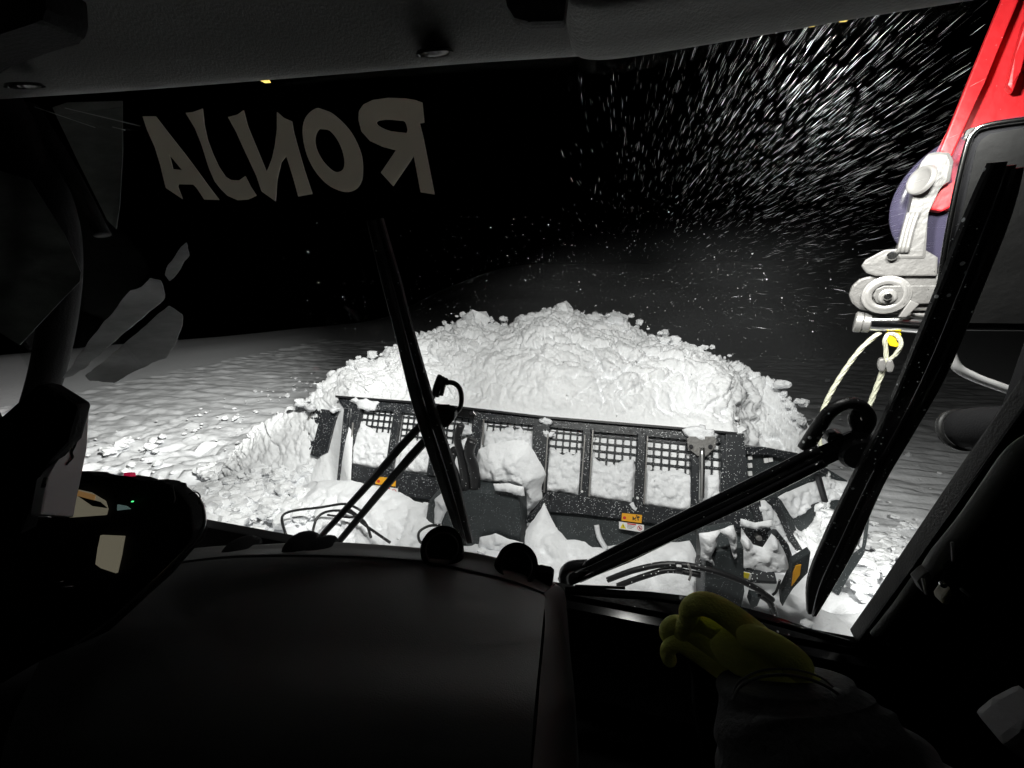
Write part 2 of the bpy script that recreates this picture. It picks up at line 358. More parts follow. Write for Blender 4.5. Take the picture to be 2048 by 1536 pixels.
# ================================================================== SNOW HEAP pushed up by the plough
crest_px = [(430, 1010, 2.9), (445, 935, 3.0), (470, 893, 3.1), (500, 862, 3.2), (545, 838, 3.3), (600, 806, 3.4), (640, 775, 3.5), (690, 732, 3.7), (735, 712, 3.9), (790, 688, 4.1),
            (850, 665, 4.3), (900, 645, 4.4), (945, 622, 4.5), (1000, 638, 4.6), (1060, 628, 4.7), (1120, 608, 4.7), (1180, 628, 4.7), (1235, 626, 4.6),
            (1290, 655, 4.5), (1350, 672, 4.4), (1420, 690, 4.3), (1490, 728, 4.2), (1545, 758, 4.1), (1580, 800, 3.95), (1620, 850, 3.8), (1660, 930, 3.6), (1690, 1030, 3.4)]
def make_heap():
    C = [on(u, v, YP(y)) for u, v, y in crest_px]; C = crv(C, 18); nc = len(C); prof_n = 46; vs = []; nrow = 0
    cols = []
    for i, c in enumerate(C):
        x = c.x; inb = sstep(-3.1, -2.75, x) * sstep(1.55, 1.15, x)
        zr = 1.24
        # near edge: at the rim of the plough inside its width, on the ground outside
        nx_ = max(-2.9, min(1.6, x * .80 - .12)) if inb > .5 else x + (.5 if x < 0 else -.3)
        nearY = 3.312 * inb + (2.35 if x < 0 else 2.9) * (1 - inb); nearZ = zr * inb + .18 * (1 - inb)
        xN = (max(-2.72, min(1.16, x * .9 )) ) * inb + (x + (1.0 if x < 0 else -.25)) * (1 - inb)
        Nn = Vector((xN, nearY, nearZ))
        low = Vector((xN, nearY - .435 * inb, .25)) if inb > .02 else Nn + Vector((0, -.15, -.6))
        Fp = Vector((x * 1.12, c.y + max(.4, c.z) * 1.15, -.25))
        pr = []
        for k in range(8): pr.append(low.lerp(Nn, k / 8))
        for k in range(60):
            t = k / 60; p = Nn.lerp(c, t); h = (c - Nn).length
            p.z += math.sin(t * math.pi) * .10 * h * inb - math.sin(t * math.pi) * .12 * h * (1 - inb) ; p.y += -math.sin(t * math.pi) * .07 * h * inb; pr.append(p)
        for k in range(31):
            t = k / 30; p = c.lerp(Fp, t); p.z += math.sin(t * math.pi) * .12 * c.z; pr.append(p)
        cols.append(pr)
    nr = len(cols[0]); bm = bmesh.new(); g = [[bm.verts.new(p) for p in pr] for pr in cols]
    for i in range(nc - 1):
        for k in range(nr - 1): bm.faces.new((g[i][k], g[i + 1][k], g[i + 1][k + 1], g[i][k + 1]))
    bmesh.ops.subdivide_edges(bm, edges=[e for e in bm.edges], cuts=1, use_grid_fill=True)
    bm.normal_update()
    for v in bm.verts:
        p = v.co.copy(); n = v.normal
        if n.y > 0.2 and n.z < .1: pass
        am = 1 - .93 * sstep(3.48, 3.36, p.y) * sstep(-3.0, -2.8, p.x) * sstep(1.4, 1.2, p.x) * sstep(1.5, 1.28, p.z)
        smooth_zone = sstep(.9, .2, abs((p.x + .9) + .5 * (p.z - 1.6))) * sstep(2.0, 1.6, p.z)      # the slick slide left of centre
        lf = sstep(-2.9, -3.1, p.x) * sstep(-4.2, -3.7, p.x)
        fine = max(.12, 1 - .75 * smooth_zone - .55 * lf)
        q = Vector((p.x, p.y * 1.0, p.z))
        warp = Vector((noise.noise(q * 2.1), noise.noise(q * 2.1 + Vector((7, 0, 0))), noise.noise(q * 2.1 + Vector((0, 9, 0))))) * .22 + Vector((noise.noise(q * 7), noise.noise(q * 7 + Vector((7, 0, 0))), 0)) * .05
        q2 = q + warp
        q2 = Vector((q2.x, q2.y, q2.z * 1.35))
        d = .09 * noise.fractal(q * 1.1, 1, 2, 3) + .020 * noise.fractal(q * 9, .8, 2.1, 4)
        cr = sstep(.0, .5, (n.z < 1) * (p.z - 1.25)) 
        d += fine * (.032 * crumble(q2, 2.3) + .019 * crumble(q2 + Vector((5, 2, 1)), 5.5) + .011 * crumble(q2 + Vector((1, 8, 3)), 12))
        d += fine * .02 * (clumps(q2, 8) - .6)
        d += .010 * noise.fractal(q * 22, .9, 2, 2)
        v.co = p + n * d * am
    o = from_bm('snow_heap', bm, M['snow'], None, True); return o, C
heap, CR = make_heap()
heap['kind'] = 'structure'
# blocks and clods: along the crest, along the rim and over the field
def clods():
    bm = bmesh.new()
    for i in range(90):
        c = CR[random.randrange(60, len(CR) - 30)]
        r = random.choice([.015, .02, .025, .03, .04, .055])
        p = c + Vector((random.gauss(0, .06), random.gauss(-.03, .10), random.uniform(-.07, .012)))
        ball_bm(bm, p, r, 2, (random.uniform(.8, 1.4), random.uniform(.7, 1.3), random.uniform(.6, 1.1)), .30)
    for (u, v, y, r) in [(945, 625, 4.45, .12), (1235, 632, 4.5, .11), (1065, 634, 4.6, .10), (1125, 612, 4.65, .11), (850, 668, 4.25, .09), (715, 722, 3.8, .10), (1340, 672, 4.35, .08), (905, 650, 4.35, .09)]:
        ball_bm(bm, on(u, v + 14, YP(y)), r, 2, (1.2, 1, 1.0), .5)
    for i in range(260):         # row of lumps just above the plough rim
        x = random.uniform(-2.75, 1.2); k = random.random() ** 2
        ball_bm(bm, Vector((x, 3.44 + .30 * k, 1.27 + .20 * k)), random.choice([.010, .014, .018, .025, .034]), 1, (1.3, 1, .8), .4)
    for i in range(900):         # field
        x = random.uniform(-8, 4.5); y = random.uniform(2.2, 9); r = random.choice([.01, .015, .02, .03, .04]) * (1.5 if y < 4.5 and x<-3 else 1)
        ball_bm(bm, Vector((x, y, ground_z(x, y) + .05)), r, 1, (1.2, 1, .7), .3)
    for (u, v, r) in [(240, 890, .09), (215, 900, .07), (256, 880, .06), (300, 893, .06), (450, 835, .05), (575, 790, .05), (470, 835, .04), (1620, 880, .07), (1655, 760, .05)]:
        p = on(u, v, ZP(.08)); ball_bm(bm, p, r, 2, (1.2, 1, .9), .4)
    for i in range(420):
        u = random.uniform(395, 640); v = random.uniform(900, 1085)
        p = on(u, v, ZP(.42)); p.z = ground_z(p.x, p.y) + random.uniform(.02, .12)
        if -2.9 < p.x and p.y > 2.7: continue
        ball_bm(bm, p, random.choice([.012, .02, .03, .045, .06, .08]), 2, (1.3, 1, .8), .4)
    for i in range(160):
        u = random.uniform(1700, 1860); v = random.uniform(1000, 1240)
        p = on(u, v, ZP(.2)); p.z = ground_z(p.x, p.y) + random.uniform(.0, .07)
        ball_bm(bm, p, random.choice([.012, .02, .03, .04, .055]), 2, (1.4, 1, .7), .4)
    o = from_bm('snow_clods', bm, M['snow'], None, False); o['kind'] = 'stuff'
    tag(o, 'loose white snow lumps scattered on the heap crest and field', 'snow')
clods()

# ================================================================== PLOUGH
plough = thing('snow_plough', 'black steel snow plough blade with mesh spill guard and angled wings, caked with snow', 'plough', (-.7, 2.9, .2))
def bpt(x, z, off=0): p0, n = B(off); return Vector((x, (p0.y * n.y + (p0.z - z) * n.z) / n.y, z))
def bx(u, v): return on(u, v, B())
# spill guard: punched sheet in panels between the ribs
def guard(u0, u1, v0, v1, extra=0):
    um = (u0 + u1) / 2; xl = bx(u0, (v0 + v1) / 2).x; xr = bx(u1, (v0 + v1) / 2).x; zt = bx(um, v0).z; zb = bx(um, v1).z
    pitch = .066; n = B()[1]; nxs = max(1, round((xr - xl) / pitch)); pitch = (xr - xl) / nxs; nz = max(1, math.ceil((zt - zb) / pitch)); bm = bmesh.new()
    a = Vector((1, 0, 0)); b = n.cross(a) * -1; b = b if b.z > 0 else -b; o0 = bpt(xl, zt + .01)
    hole = .39 * pitch; rc = .13 * pitch
    for i in range(nxs):
        for j in range(nz):
            c = o0 + a * pitch * (i + .5) - b * pitch * (j + .5); out = []; inn = []
            for k in range(4):
                for s in range(3):
                    ang = math.pi / 4 + k * math.pi / 2; sx = 1 if math.cos(ang) > 0 else -1; sy = 1 if math.sin(ang) > 0 else -1
                    aa = k * math.pi / 2 + s * math.pi / 4
                    inn.append(c + a * (sx * (hole - rc) + rc * math.cos(aa)) + b * (sy * (hole - rc) + rc * math.sin(aa)))
                    h = pitch / 2; ox = sx * h if s != 2 or k in (1, 3) else sx * h * .4; oy = sy * h
                    if s == 0: ox, oy = (sx * h, sy * h * .4) if k in (0, 2) else (sx * h * .4, sy * h)
                    elif s == 1: ox, oy = sx * h, sy * h
                    else: ox, oy = (sx * h * .4, sy * h) if k in (0, 2) else (sx * h, sy * h * .4)
                    out.append(c + a * ox + b * oy)
            for off in (-.004, .004):
                A = [bm.verts.new(p + n * off) for p in inn]; Bq = [bm.verts.new(p + n * off) for p in out]
                for k in range(12): bm.faces.new((A[k], A[(k + 1) % 12], Bq[(k + 1) % 12], Bq[k]))
                if off < 0: A0 = A
            for k in range(12): bm.faces.new((A0[k], A0[(k + 1) % 12], A[(k + 1) % 12], A[k]))
    from_bm('guard_panel', bm, M['mesh'], plough)
for a in [(722, 790, 818, 880), (803, 872, 826, 890), (880, 935, 834, 900), (972, 1070, 843, 900), (1098, 1168, 855, 925), (1183, 1277, 862, 945), (1291, 1388, 872, 960), (1405, 1443, 885, 965)]: guard(*a)
# upper rim: channel with a lip
pp('top_rail', [(677, 795), (841, 807), (921, 816), (1092, 836), (1160, 841), (1360, 858), (1482, 869), (1483, 889), (1443, 886), (1292, 872), (1177, 862), (1104, 854), (977, 842), (850, 829), (741, 819), (690, 817)], B(.02), .05, M['black'], plough, .006)
pp('rail_lip', [(677, 792), (841, 804), (1092, 833), (1360, 855), (1470, 865), (1470, 869), (1360, 859.5), (1092, 837), (841, 808), (677, 796)], B(.035), .10, M['clean'], plough)
# ribs
def rib(a, b, w0, w1, m='black', off=.04, d=.07): 
    o = beam('rib', [on(*a, B(off)), on((a[0] + b[0]) / 2, (a[1] + b[1]) / 2, B(off)), on(*b, B(off))], [w0, (w0 + w1) / 2, w1], d, B()[1], M[m], plough, .12); return o
rib((797, 822), (778, 945), .075, .065); rib((884, 826), (862, 950), .10, .07); rib((957, 838), (945, 930), .10, .08)
rib((1084, 848), (1079, 990), .16, .13); rib((1174, 858), (1166, 1000), .075, .08); rib((1283, 868), (1277, 1014), .075, .075)
rib((1393, 880), (1392, 1020), .10, .09); rib((1445, 880), (1448, 1010), .045, .06)
rib((716, 812), (683, 1000), .10, .05); rib((695, 818), (676, 985), .06, .03, 'black', .10, .04)
for (u, v) in [(1463, 862), (1478, 900)]: pass
pp('end_plate', [(1450, 868), (1486, 870), (1489, 905), (1495, 985), (1500, 1060), (1452, 1050)], B(.06), .05, M['black'], plough, .005)
for (a, b) in [((968, 838), (965, 890)), ((1096, 868), (1088, 985)), ((1186, 860), (1178, 992)), ((1295, 872), (1288, 1008)), ((1152 + 18, 870), (1148+14, 980)), ((706, 845), (701, 905))]:
    beam('rib_edge', [on(*a, B(.085)), on(*b, B(.085))], [.012, .012], .02, B()[1], M['steel'], plough)
# chrome damper rod and its bracket with bolts
ptube('damper_rod', [(1404, 895), (1404, 950), (1403, 1005)], B(.11), .022, M['satin'], plough, 16, 3)
pp('rod_bracket', [(1373, 878), (1379, 873), (1428, 873), (1433, 880), (1430, 895), (1412, 912), (1395, 912), (1376, 897)], B(.10), .025, M['cast'], plough, .004)
for u in (1382, 1421): disc('bolt_head', on(u, 893, B(.125)), B()[1], .016, .02, M['clean'], plough, 12)
for (u, v) in [(1260, 862), (1285, 864), (1330, 861), (1405, 868), (1440, 872), (1160, 846), (1125, 843), (1010, 832)]: disc('rail_bolt', on(u, v, B(.048)), B()[1], .012, .012, M['clean'], plough, 10)
for (u, v) in [(1164, 983), (1275, 996)]: disc('rib_bolt', on(u, v, B(.085)), B()[1], .011, .012, M['white'], plough, 10)
# main body: lower rail and the back plate under it
pp('lower_rail', [(690, 928), (800, 941), (870, 955), (960, 968), (1090, 982), (1160, 991), (1263, 1006), (1360, 1019), (1450, 1030), (1510, 1040), (1500, 1066), (1360, 1052), (1263, 1039), (1160, 1026), (1070, 1020), (870, 1000), (780, 985), (690, 965)], B(.03), .07, M['black'], plough, .006)
pp('back_plate', [(680, 930), (1500, 1020), (1530, 1130), (1500, 1240), (1200, 1230), (700, 1140)], B(-.02), .05, M['plate'], plough)
# left wing, two folded leaves
pp('wing_leaf', [(628, 816), (660, 820), (652, 850), (618, 905), (576, 934), (590, 885)], B(-.1), .03, M['black'], plough, .004)
pp('wing_leaf', [(646, 820), (678, 822), (668, 850), (655, 905), (636, 915), (622, 910)], B(-.02), .03, M['black'], plough, .004)
tube('wing_edge', [on(628, 815, B(-.08)), on(605, 870, B(-.08)), on(578, 934, B(-.06))], .010, M['steel'], plough, 8, 3)
# right wing: angled towards the tracks
hw = Vector((1.17, 3.30, 1.25)); WN = Vector((.52, -1, .30)).normalized()
def WG(off=0): return (hw + WN * off, WN)
pp('wing_sheet', [(1486, 890), (1520, 893), (1590, 905), (1640, 930), (1690, 960), (1712, 1060), (1620, 1100), (1560, 1060), (1500, 1010)], WG(-.03), .03, M['plate'], plough)
pp('wing_rail', [(1475, 905), (1490, 893), (1525, 893), (1590, 906), (1650, 936), (1650, 948), (1590, 921), (1525, 907), (1500, 908)], WG(.02), .05, M['black'], plough, .005)
for (u, v) in [(1500, 915), (1500, 931), (1500, 947), (1541, 919), (1532, 921)]:
    pp('wing_slot', [(u - 4, v - 4), (u + 3, v - 5), (u + 4, v + 4), (u - 3, v + 5)], WG(.004), .012, M['white'], plough, .002)
beam('rib', [on(1545, 1000, WG(.05)), on(1570, 1060, WG(.05)), on(1600, 1108, WG(.05))], [.07, .06, .05], .06, WN, M['black'], plough, .12)
beam('rib', [on(1505, 1000, WG(.05)), on(1512, 1045, WG(.05))], [.10, .10], .06, WN, M['black'], plough, .12)
beam('rib', [on(1635, 950, WG(.05)), on(1650, 1003, WG(.05))], [.035, .03], .04, WN, M['clean'], plough, .12)
pp('wing_cheek', [(1600, 1010), (1655, 1000), (1668, 1080), (1660, 1105), (1610, 1110), (1585, 1050)], WG(-.06), .03, M['plate'], plough)
# end shield (thin dark edge running down) and its tip
pp('end_shield', [(1737, 980), (1743, 975), (1741, 1020), (1733, 1085), (1727, 1110), (1700, 1150), (1678, 1190), (1656, 1175), (1668, 1135), (1724, 1094), (1729, 1060)], plane((1.75, 2.7, 0), (-.8, -1, .1)), .012, M['plate'], plough)
# hydraulics and frame below the right wing
pp('frame_box', [(1400, 1080), (1475, 1065), (1475, 1150), (1450, 1290), (1398, 1290)], YP(2.15), .25, M['plate'], plough, .02)
pp('pivot_plate', [(1490, 1045), (1540, 1055), (1552, 1078), (1525, 1098), (1500, 1090)], YP(2.5), .04, M['black'], plough, .006)
pp('knife_plate', [(1582, 1120), (1618, 1098), (1612, 1140), (1580, 1170), (1562, 1208), (1560, 1180), (1578, 1150)], YP(2.25), .05, M['plate'], plough, .006)
pp('knife_plate', [(1500, 1185), (1518, 1190), (1512, 1205), (1501, 1212), (1496, 1200)], YP(2.1), .05, M['plate'], plough, .004)
beam('crank_arm', [on(1545, 1066, YP(2.4)), on(1565, 1090, YP(2.4)), on(1580, 1130, YP(2.38))], [.06, .06, .05], .06, (0, 1, 0), M['black'], plough)
beam('cylinder', [on(1395, 1122, YP(2.15)), on(1470, 1150, YP(2.15)), on(1548, 1155, YP(2.15))], [.09, .085, .07], .08, (0, 1, 0), M['black'], plough, .4)
disc('pivot_pin', on(1516, 1073, YP(2.46)), (0, 1, 0), .018, .05, M['steel'], plough, 12)
# hoses behind the right arm, and over the deck
for px in ([(1215, 1160), (1270, 1140), (1340, 1128), (1420, 1140), (1500, 1170), (1545, 1200)], [(1235, 1172), (1290, 1152), (1340, 1140), (1400, 1150)], [(1520, 1190), (1540, 1205), (1550, 1230)]):
    ptube('hydraulic_hose', px, YP(1.95), .016, M['rubber'], plough, 10, 5)
ptube('hydraulic_hose', [(1545, 1190), (1553, 1182), (1560, 1160)], YP(1.95), .006, M['rubber'], plough, 8, 4)
disc('hose_clamp', on(1357, 1135, YP(1.93)), (1, 0, .1), .03, .035, M['clean'], plough, 16)
ptube('hose_tie', [(1376, 1128), (1382, 1145), (1378, 1160)], YP(1.90), .006, M['steel'], plough, 8, 3)
# decals
def decal(px, m, pl, t=.006): return pp('decal', px, pl, t, m, plough)
def decal_set(px0, pl):
    u, v = px0
    d = decal([(u, v), (u + 40, v + 4), (u + 39, v + 20), (u - 1, v + 15)], M['orange'], pl)
    def sub(pts, m, o=.004, nm='mark'):
        b2 = (pl[0] + pl[1] * o, pl[1]); k = pp(nm, [(u + x, v + y) for x, y in pts], b2, .002, m, d); return k
    sub([(5 + 3.4 * math.cos(a), 9.5 + 3.2 * math.sin(a)) for a in [i * .7 for i in range(9)]], M['dred'])
    sub([(21, 7), (23, 7.2), (24, 11), (28, 8), (29, 9), (26, 13), (29, 15.5), (26.5, 15), (24, 12.5), (22.5, 14.5), (21, 14)], M['ink']); sub([(29, 8), (34, 6), (36, 9), (32.5, 10), (33.5, 15), (31.5, 15), (31, 11)], M['ink'])
    sub([(28, 4.5), (31, 4.6), (31, 7), (28, 7)], M['ink'])
    e = decal([(u - 6, v + 17), (u + 44, v + 24), (u + 44, v + 34.5), (u + 36, v + 38), (u - 6, v + 31)], M['white'], pl)
    d = e
    sub([(2, 20), (8, 31.5), (-3.5, 30)], M['dyellow']); sub([(1.8, 24), (3.2, 24), (2.8, 29), (1.8, 29)], M['ink'], .006)
    sub([(10.5, 20), (28, 22.2), (28, 24.8), (10.5, 22.6)], M['dred'])
    for k in range(3): sub([(10.5, 24.4 + k * 2.4), (26 - k * 3, 26.4 + k * 2.4), (26 - k * 3, 27 + k * 2.4), (10.5, 25 + k * 2.4)], M['ink'])
    ring = [(35.5 + 5 * math.cos(a), 30 + 5 * math.sin(a)) for a in [i * math.pi / 8 for i in range(17)]] + [(35.5 + 3.9 * math.cos(a), 30 + 3.9 * math.sin(a)) for a in [i * math.pi / 8 for i in range(16, -1, -1)]]
    sub(ring[:-1] if False else ring, M['dred']); sub([(32.2, 27.2), (33, 26.5), (39, 32.4), (38.2, 33.2)], M['dred']); sub([(33.5, 29), (36, 27.5), (37.5, 32), (35, 32.5)], M['ink'], .0035)
decal_set((1244, 1026), B(.078)); 
decal_set((752, 953), B(.075))
decal([(1457, 1139), (1500, 1146), (1503, 1150), (1500, 1160), (1460, 1149)], M['white'], YP(2.08)); decal([(1470, 1141), (1499, 1147), (1496, 1157), (1484, 1153)], M['dyellow'], YP(2.075)); decal([(1463, 1142), (1467, 1149), (1459, 1148)], M['ink'], YP(2.07))
decal([(1592, 1131), (1602, 1129), (1599, 1150), (1583, 1172), (1586, 1145)], M['orange'], YP(2.21))
# snow packed in the panels and over the frame
def sp(px, pl, th=.035, m='packed', **k): return snow_patch('packed_snow', px, pl, th, M[m], plough, **k)
sp([(723, 842), (733, 852), (744, 857), (752, 866), (765, 864), (786, 868), (790, 880), (781, 935), (764, 938), (730, 932), (700, 928), (703, 905), (712, 870)], B(.02))
sp([(812, 885), (830, 880), (862, 885), (866, 910), (862, 946), (830, 945), (795, 940), (800, 905)], B(.02))
sp([(890, 893), (902, 888), (918, 884), (934, 872), (936, 900), (930, 935), (915, 955), (885, 948)], B(.03))
sp([(972, 862), (985, 863), (995, 857), (1003, 864), (1012, 855), (1024, 853), (1030, 861), (1042, 853), (1048, 866), (1058, 862), (1066, 870), (1066, 900), (1040, 915), (980, 915), (966, 890)], B(.03), .05)
sp([(1100, 897), (1110, 898), (1116, 906), (1126, 910), (1136, 903), (1146, 911), (1154, 905), (1164, 907), (1166, 940), (1157, 990), (1120, 984), (1090, 982), (1092, 940)], B(.02), .035)
sp([(1185, 892), (1187, 912), (1196, 922), (1206, 928), (1216, 932), (1224, 928), (1232, 934), (1242, 922), (1256, 920), (1268, 918), (1272, 940), (1267, 975), (1262, 1006), (1220, 1000), (1175, 994), (1180, 940)], B(.02), .04)
sp([(1292, 905), (1293, 936), (1304, 942), (1318, 940), (1330, 945), (1345, 941), (1360, 943), (1372, 948), (1386, 950), (1386, 1000), (1383, 1022), (1340, 1018), (1288, 1009), (1290, 960)], B(.02), .04)
sp([(1410, 948), (1425, 950), (1438, 948), (1441, 990), (1438, 1030), (1408, 1026)], B(.02), .04)
sp([(1558, 994), (1573, 985), (1600, 975), (1648, 955), (1700, 965), (1720, 985), (1690, 1000), (1640, 1003), (1620, 1012), (1605, 1030), (1588, 1038), (1575, 1020)], WG(.0), .03)
sp([(1505, 1008), (1530, 1000), (1545, 1015), (1560, 1050), (1575, 1080), (1588, 1098), (1600, 1104), (1606, 1092), (1590, 1050), (1612, 1085), (1613, 1110), (1600, 1125), (1586, 1128), (1576, 1112), (1560, 1085), (1540, 1062), (1520, 1040)], WG(.05), .05)
sp([(1480, 1038), (1490, 1040), (1510, 1045), (1545, 1042), (1548, 1055), (1520, 1060), (1492, 1055), (1480, 1055)], YP(2.42), .03, edge=.03)
sp([(1400, 1068), (1470, 1052), (1476, 1090), (1474, 1115), (1468, 1120), (1465, 1098), (1455, 1072), (1440, 1064), (1432, 1075), (1433, 1092), (1424, 1115), (1430, 1130), (1415, 1122), (1402, 1120)], YP(2.0), .03, edge=.03)
sp([(1484, 1056), (1492, 1072), (1505, 1090), (1525, 1094), (1545, 1068), (1556, 1080), (1568, 1100), (1578, 1130), (1570, 1142), (1540, 1146), (1500, 1140), (1470, 1124), (1478, 1090)], YP(2.2), .05)
for (u, v, r) in [(1403, 868, .10), (1092, 842, .055), (1096, 868, .045), (735, 810, .09), (930, 860, .07), (712, 800, .05), (600, 806, .06), (620, 815, .05), (668, 818, .05), (1163, 998, .02), (1268, 1012, .02)]:
    bm = bmesh.new(); ball_bm(bm, on(u, v, B(.06)), r, 3, (1.15, .6, .75), .35); from_bm('snow_cap', bm, M['packed'], plough, True)
for px in ([(1262, 1006), (1267, 1014), (1273, 1018)], [(1193, 1050), (1197, 1070), (1203, 1083), (1212, 1098)]):
    ptube('snow_cap', px, B(.05), .022, M['packed'], plough, 10, 4)
# central tower and hoses
pp('tower_box', [(955, 966), (1046, 975), (1050, 1030), (1046, 1100), (1020, 1150), (870, 1110), (865, 1020), (870, 985)], YP(2.62), .28, M['plate'], plough, .03)
sp([(868, 1000), (885, 985), (905, 990), (900, 1010), (888, 1030), (880, 1060), (868, 1050)], YP(2.46), .03, edge=.04)
sp([(985, 968), (1020, 968), (1046, 975), (1050, 992), (1030, 990), (1010, 984), (990, 982)], YP(2.46), .025, edge=.03)
sp([(960, 1075), (990, 1068), (1020, 1080), (1046, 1085), (1046, 1110), (1000, 1110), (955, 1100)], YP(2.45), .03, edge=.04)
pp('tower_arm', [(1094, 985), (1099, 988), (1098, 1003), (1070, 1030), (1045, 1052), (1043, 1044), (1068, 1022)], YP(2.7), .05, M['black'], plough, .004)
sp([(958, 900), (975, 890), (1010, 884), (1045, 880), (1062, 892), (1075, 915), (1088, 940), (1092, 950), (1084, 970), (1085, 1000), (1062, 1022), (1044, 1046), (1037, 1040), (1048, 1010), (1046, 985), (1020, 975), (985, 970), (955, 966), (948, 930)], YP(2.75), .16, edge=.2, rough=.04, fs=8)
for (px, r) in [([(922, 850), (915, 880), (925, 920), (935, 980), (940, 1070)], .030), ([(945, 880), (938, 905), (948, 940), (952, 1000), (955, 1080)], .042), ([(908, 905), (903, 925), (912, 950), (918, 1000)], .028), ([(900, 910), (908, 898), (918, 908), (926, 960), (930, 1010)], .022)]:
    ptube('hydraulic_hose', px, YP(2.55), r, M['rubber'], plough, 12, 6)
pp('latch_plate', [(914, 818), (948, 822), (953, 830), (949, 838), (912, 832)], B(.09), .03, M['chrome'], plough, .004); disc('latch_bolt', on(943, 826, B(.12)), B()[1], .018, .02, M['clean'], plough, 12)
settle(plough)

# snow lying over the deck between plough and cab
deck = thing('deck_snow', 'packed snow with sunken hoses piled between the plough and the cab', 'snow', (-1, 2.3, .3))
def dk(px, pl, th=.06, **k): return snow_patch('snow_drift', px, pl, th, M['packed'], deck, **k)
tilt = lambda y, z, s=.55: plane((0, y, z), (0, -s, 1))
dk([(520, 1110), (560, 1035), (590, 1010), (640, 960), (700, 960), (760, 975), (800, 985), (840, 1005), (880, 1015), (880, 1060), (870, 1110), (840, 1160), (500, 1160)], tilt(2.45, .55), .09, edge=.25, rough=.06, fs=6, grid=.025)
dk([(1050, 1110), (1050, 1060), (1072, 1030), (1090, 1005), (1100, 1030), (1112, 1055), (1135, 1078), (1170, 1082), (1185, 1093), (1215, 1100), (1290, 1090), (1380, 1080), (1400, 1120), (1400, 1200), (1030, 1190), (1040, 1140)], tilt(2.2, .55), .06, edge=.12, rough=.05, fs=6, grid=.025)
for px in ([(572, 1070), (564, 1035), (585, 1022), (640, 1015), (690, 1008), (720, 1020)], [(625, 1065), (635, 1035), (660, 1022), (700, 1025), (730, 1050), (780, 1085)], [(700, 1020), (730, 1045), (742, 1075)], [(870, 1085), (842, 1085), (838, 1065), (858, 1052), (885, 1050)]):
    ptube('hose', px, tilt(2.2, .72), .010, M['rubber'], deck, 8, 5)
settle(deck)

# ================================================================== WINCH BOOM on the right
boom = thing('winch_boom', 'red winch boom arm with grey cast bracket, sheave and chrome pin', 'winch boom', (1.9, 2.0, 1.9))
S = plane((1.72, 1.9, 2), (-.45, -1, 0)); SN = S[1]
def Sp(o=0): return (S[0] + SN * o, SN)
pp('boom_arm', [(1955, 150), (2040, -60), (2160, -60), (2110, 80), (2048, 230), (1990, 370), (1900, 420), (1875, 306), (1890, 300)], Sp(-.10), .22, M['red'], boom, .015)
pp('boom_flange', [(2010, -20), (2030, -60), (2060, -60), (1965, 170), (1900, 318), (1877, 306)], Sp(.03), .05, M['red'], boom, .006)
pp('boom_flange', [(2047, 40), (2062, 60), (2035, 150), (2022, 190), (2010, 175), (2025, 120)], Sp(.05), .05, M['red'], boom, .010)
pp('boom_flange', [(1862, 382), (1890, 378), (1960, 330), (1990, 360), (1930, 400), (1880, 425), (1847, 420)], Sp(.05), .06, M['red'], boom, .006)
# cast knuckle
pp('knuckle', [(1838, 330), (1850, 314), (1872, 311), (1892, 312), (1900, 330), (1893, 370), (1862, 385), (1850, 430), (1846, 520), (1785, 520), (1800, 480), (1820, 400), (1826, 350)], Sp(.05), .14, M['cast'], boom, .012)
bm = bmesh.new(); c = on(1839, 360, Sp(.15)); 
pin = lathe('knuckle_pin', c, (-1, -.25, .1), [(.001, -.008), (.025, -.008), (.036, -.003), (.044, .004), (.050, .002), (.053, -.012)], M['steel'], boom, 32)
pin.scale = (1, 1, 1)
for k in range(3): ptube('casting_rib', [(1818 + k * 9, 425), (1808 + k * 8, 460), (1797 + k * 8, 505)], Sp(.125), .008, M['steel'], boom, 8, 3)
pp('upper_cheek', [(1722, 532), (1730, 520), (1768, 500), (1800, 497), (1850, 500), (1875, 515), (1873, 552), (1750, 552), (1732, 546)], Sp(.10), .03, M['cast'], boom, .006)
disc('cheek_bolt', on(1784, 512, Sp(.125)), SN, .018, .03, M['chrome'], boom, 16)
pp('lower_cheek', [(1697, 590), (1703, 572), (1718, 558), (1745, 550), (1880, 552), (1880, 620), (1745, 624), (1718, 618), (1703, 606)], Sp(.07), .05, M['cast'], boom, .010)
lathe('sheave_groove', on(1772, 590, Sp(.115)), SN, [(.045, 0), (.065, .012), (.072, 0), (.078, .010), (.08, -.01)], M['steel'], boom, 40)
pp('sheave_plate', [(1745, 592), (1752, 578), (1768, 571), (1880, 570), (1880, 606), (1768, 610), (1752, 605)], Sp(.11), .02, M['cast'], boom, .005)
disc('sheave_washer', on(1775, 593, Sp(.125)), SN, .030, .012, M['steel'], boom, 24); disc('sheave_bolt', on(1775, 593, Sp(.14)), SN, .016, .03, M['chrome'], boom, 8)
pp('strut_plate', [(1820, 600), (1838, 608), (1812, 634), (1796, 634)], Sp(.14), .02, M['steel'], boom, .003)
for (v, r, a_) in [(645, .040, 1716), (628, .020, 1740)]: ptube('hydraulic_cylinder', [(a_, v - 1), (1800, v), (1905, v + 8)], Sp(.06), r, M['chrome'] if v > 640 else M['steel'], boom, 24, 2)
disc('cylinder_cap', on(1717, 644, Sp(.06)), (SN.cross(Vector((0, 0, 1)))), .047, .03, M['steel'], boom, 32); disc('cylinder_cap', on(1733, 645, Sp(.06)), (SN.cross(Vector((0, 0, 1)))), .045, .03, M['steel'], boom, 32)
for k, q in enumerate([(1940, 268)]): disc('boom_bolt', on(*q, Sp(.22)), SN, .018, .04, M['chrome'], boom, 12); ptube('bolt_shank', [(1940, 268), (1936, 300)], Sp(.2), .008, M['steel'], boom, 8, 2)
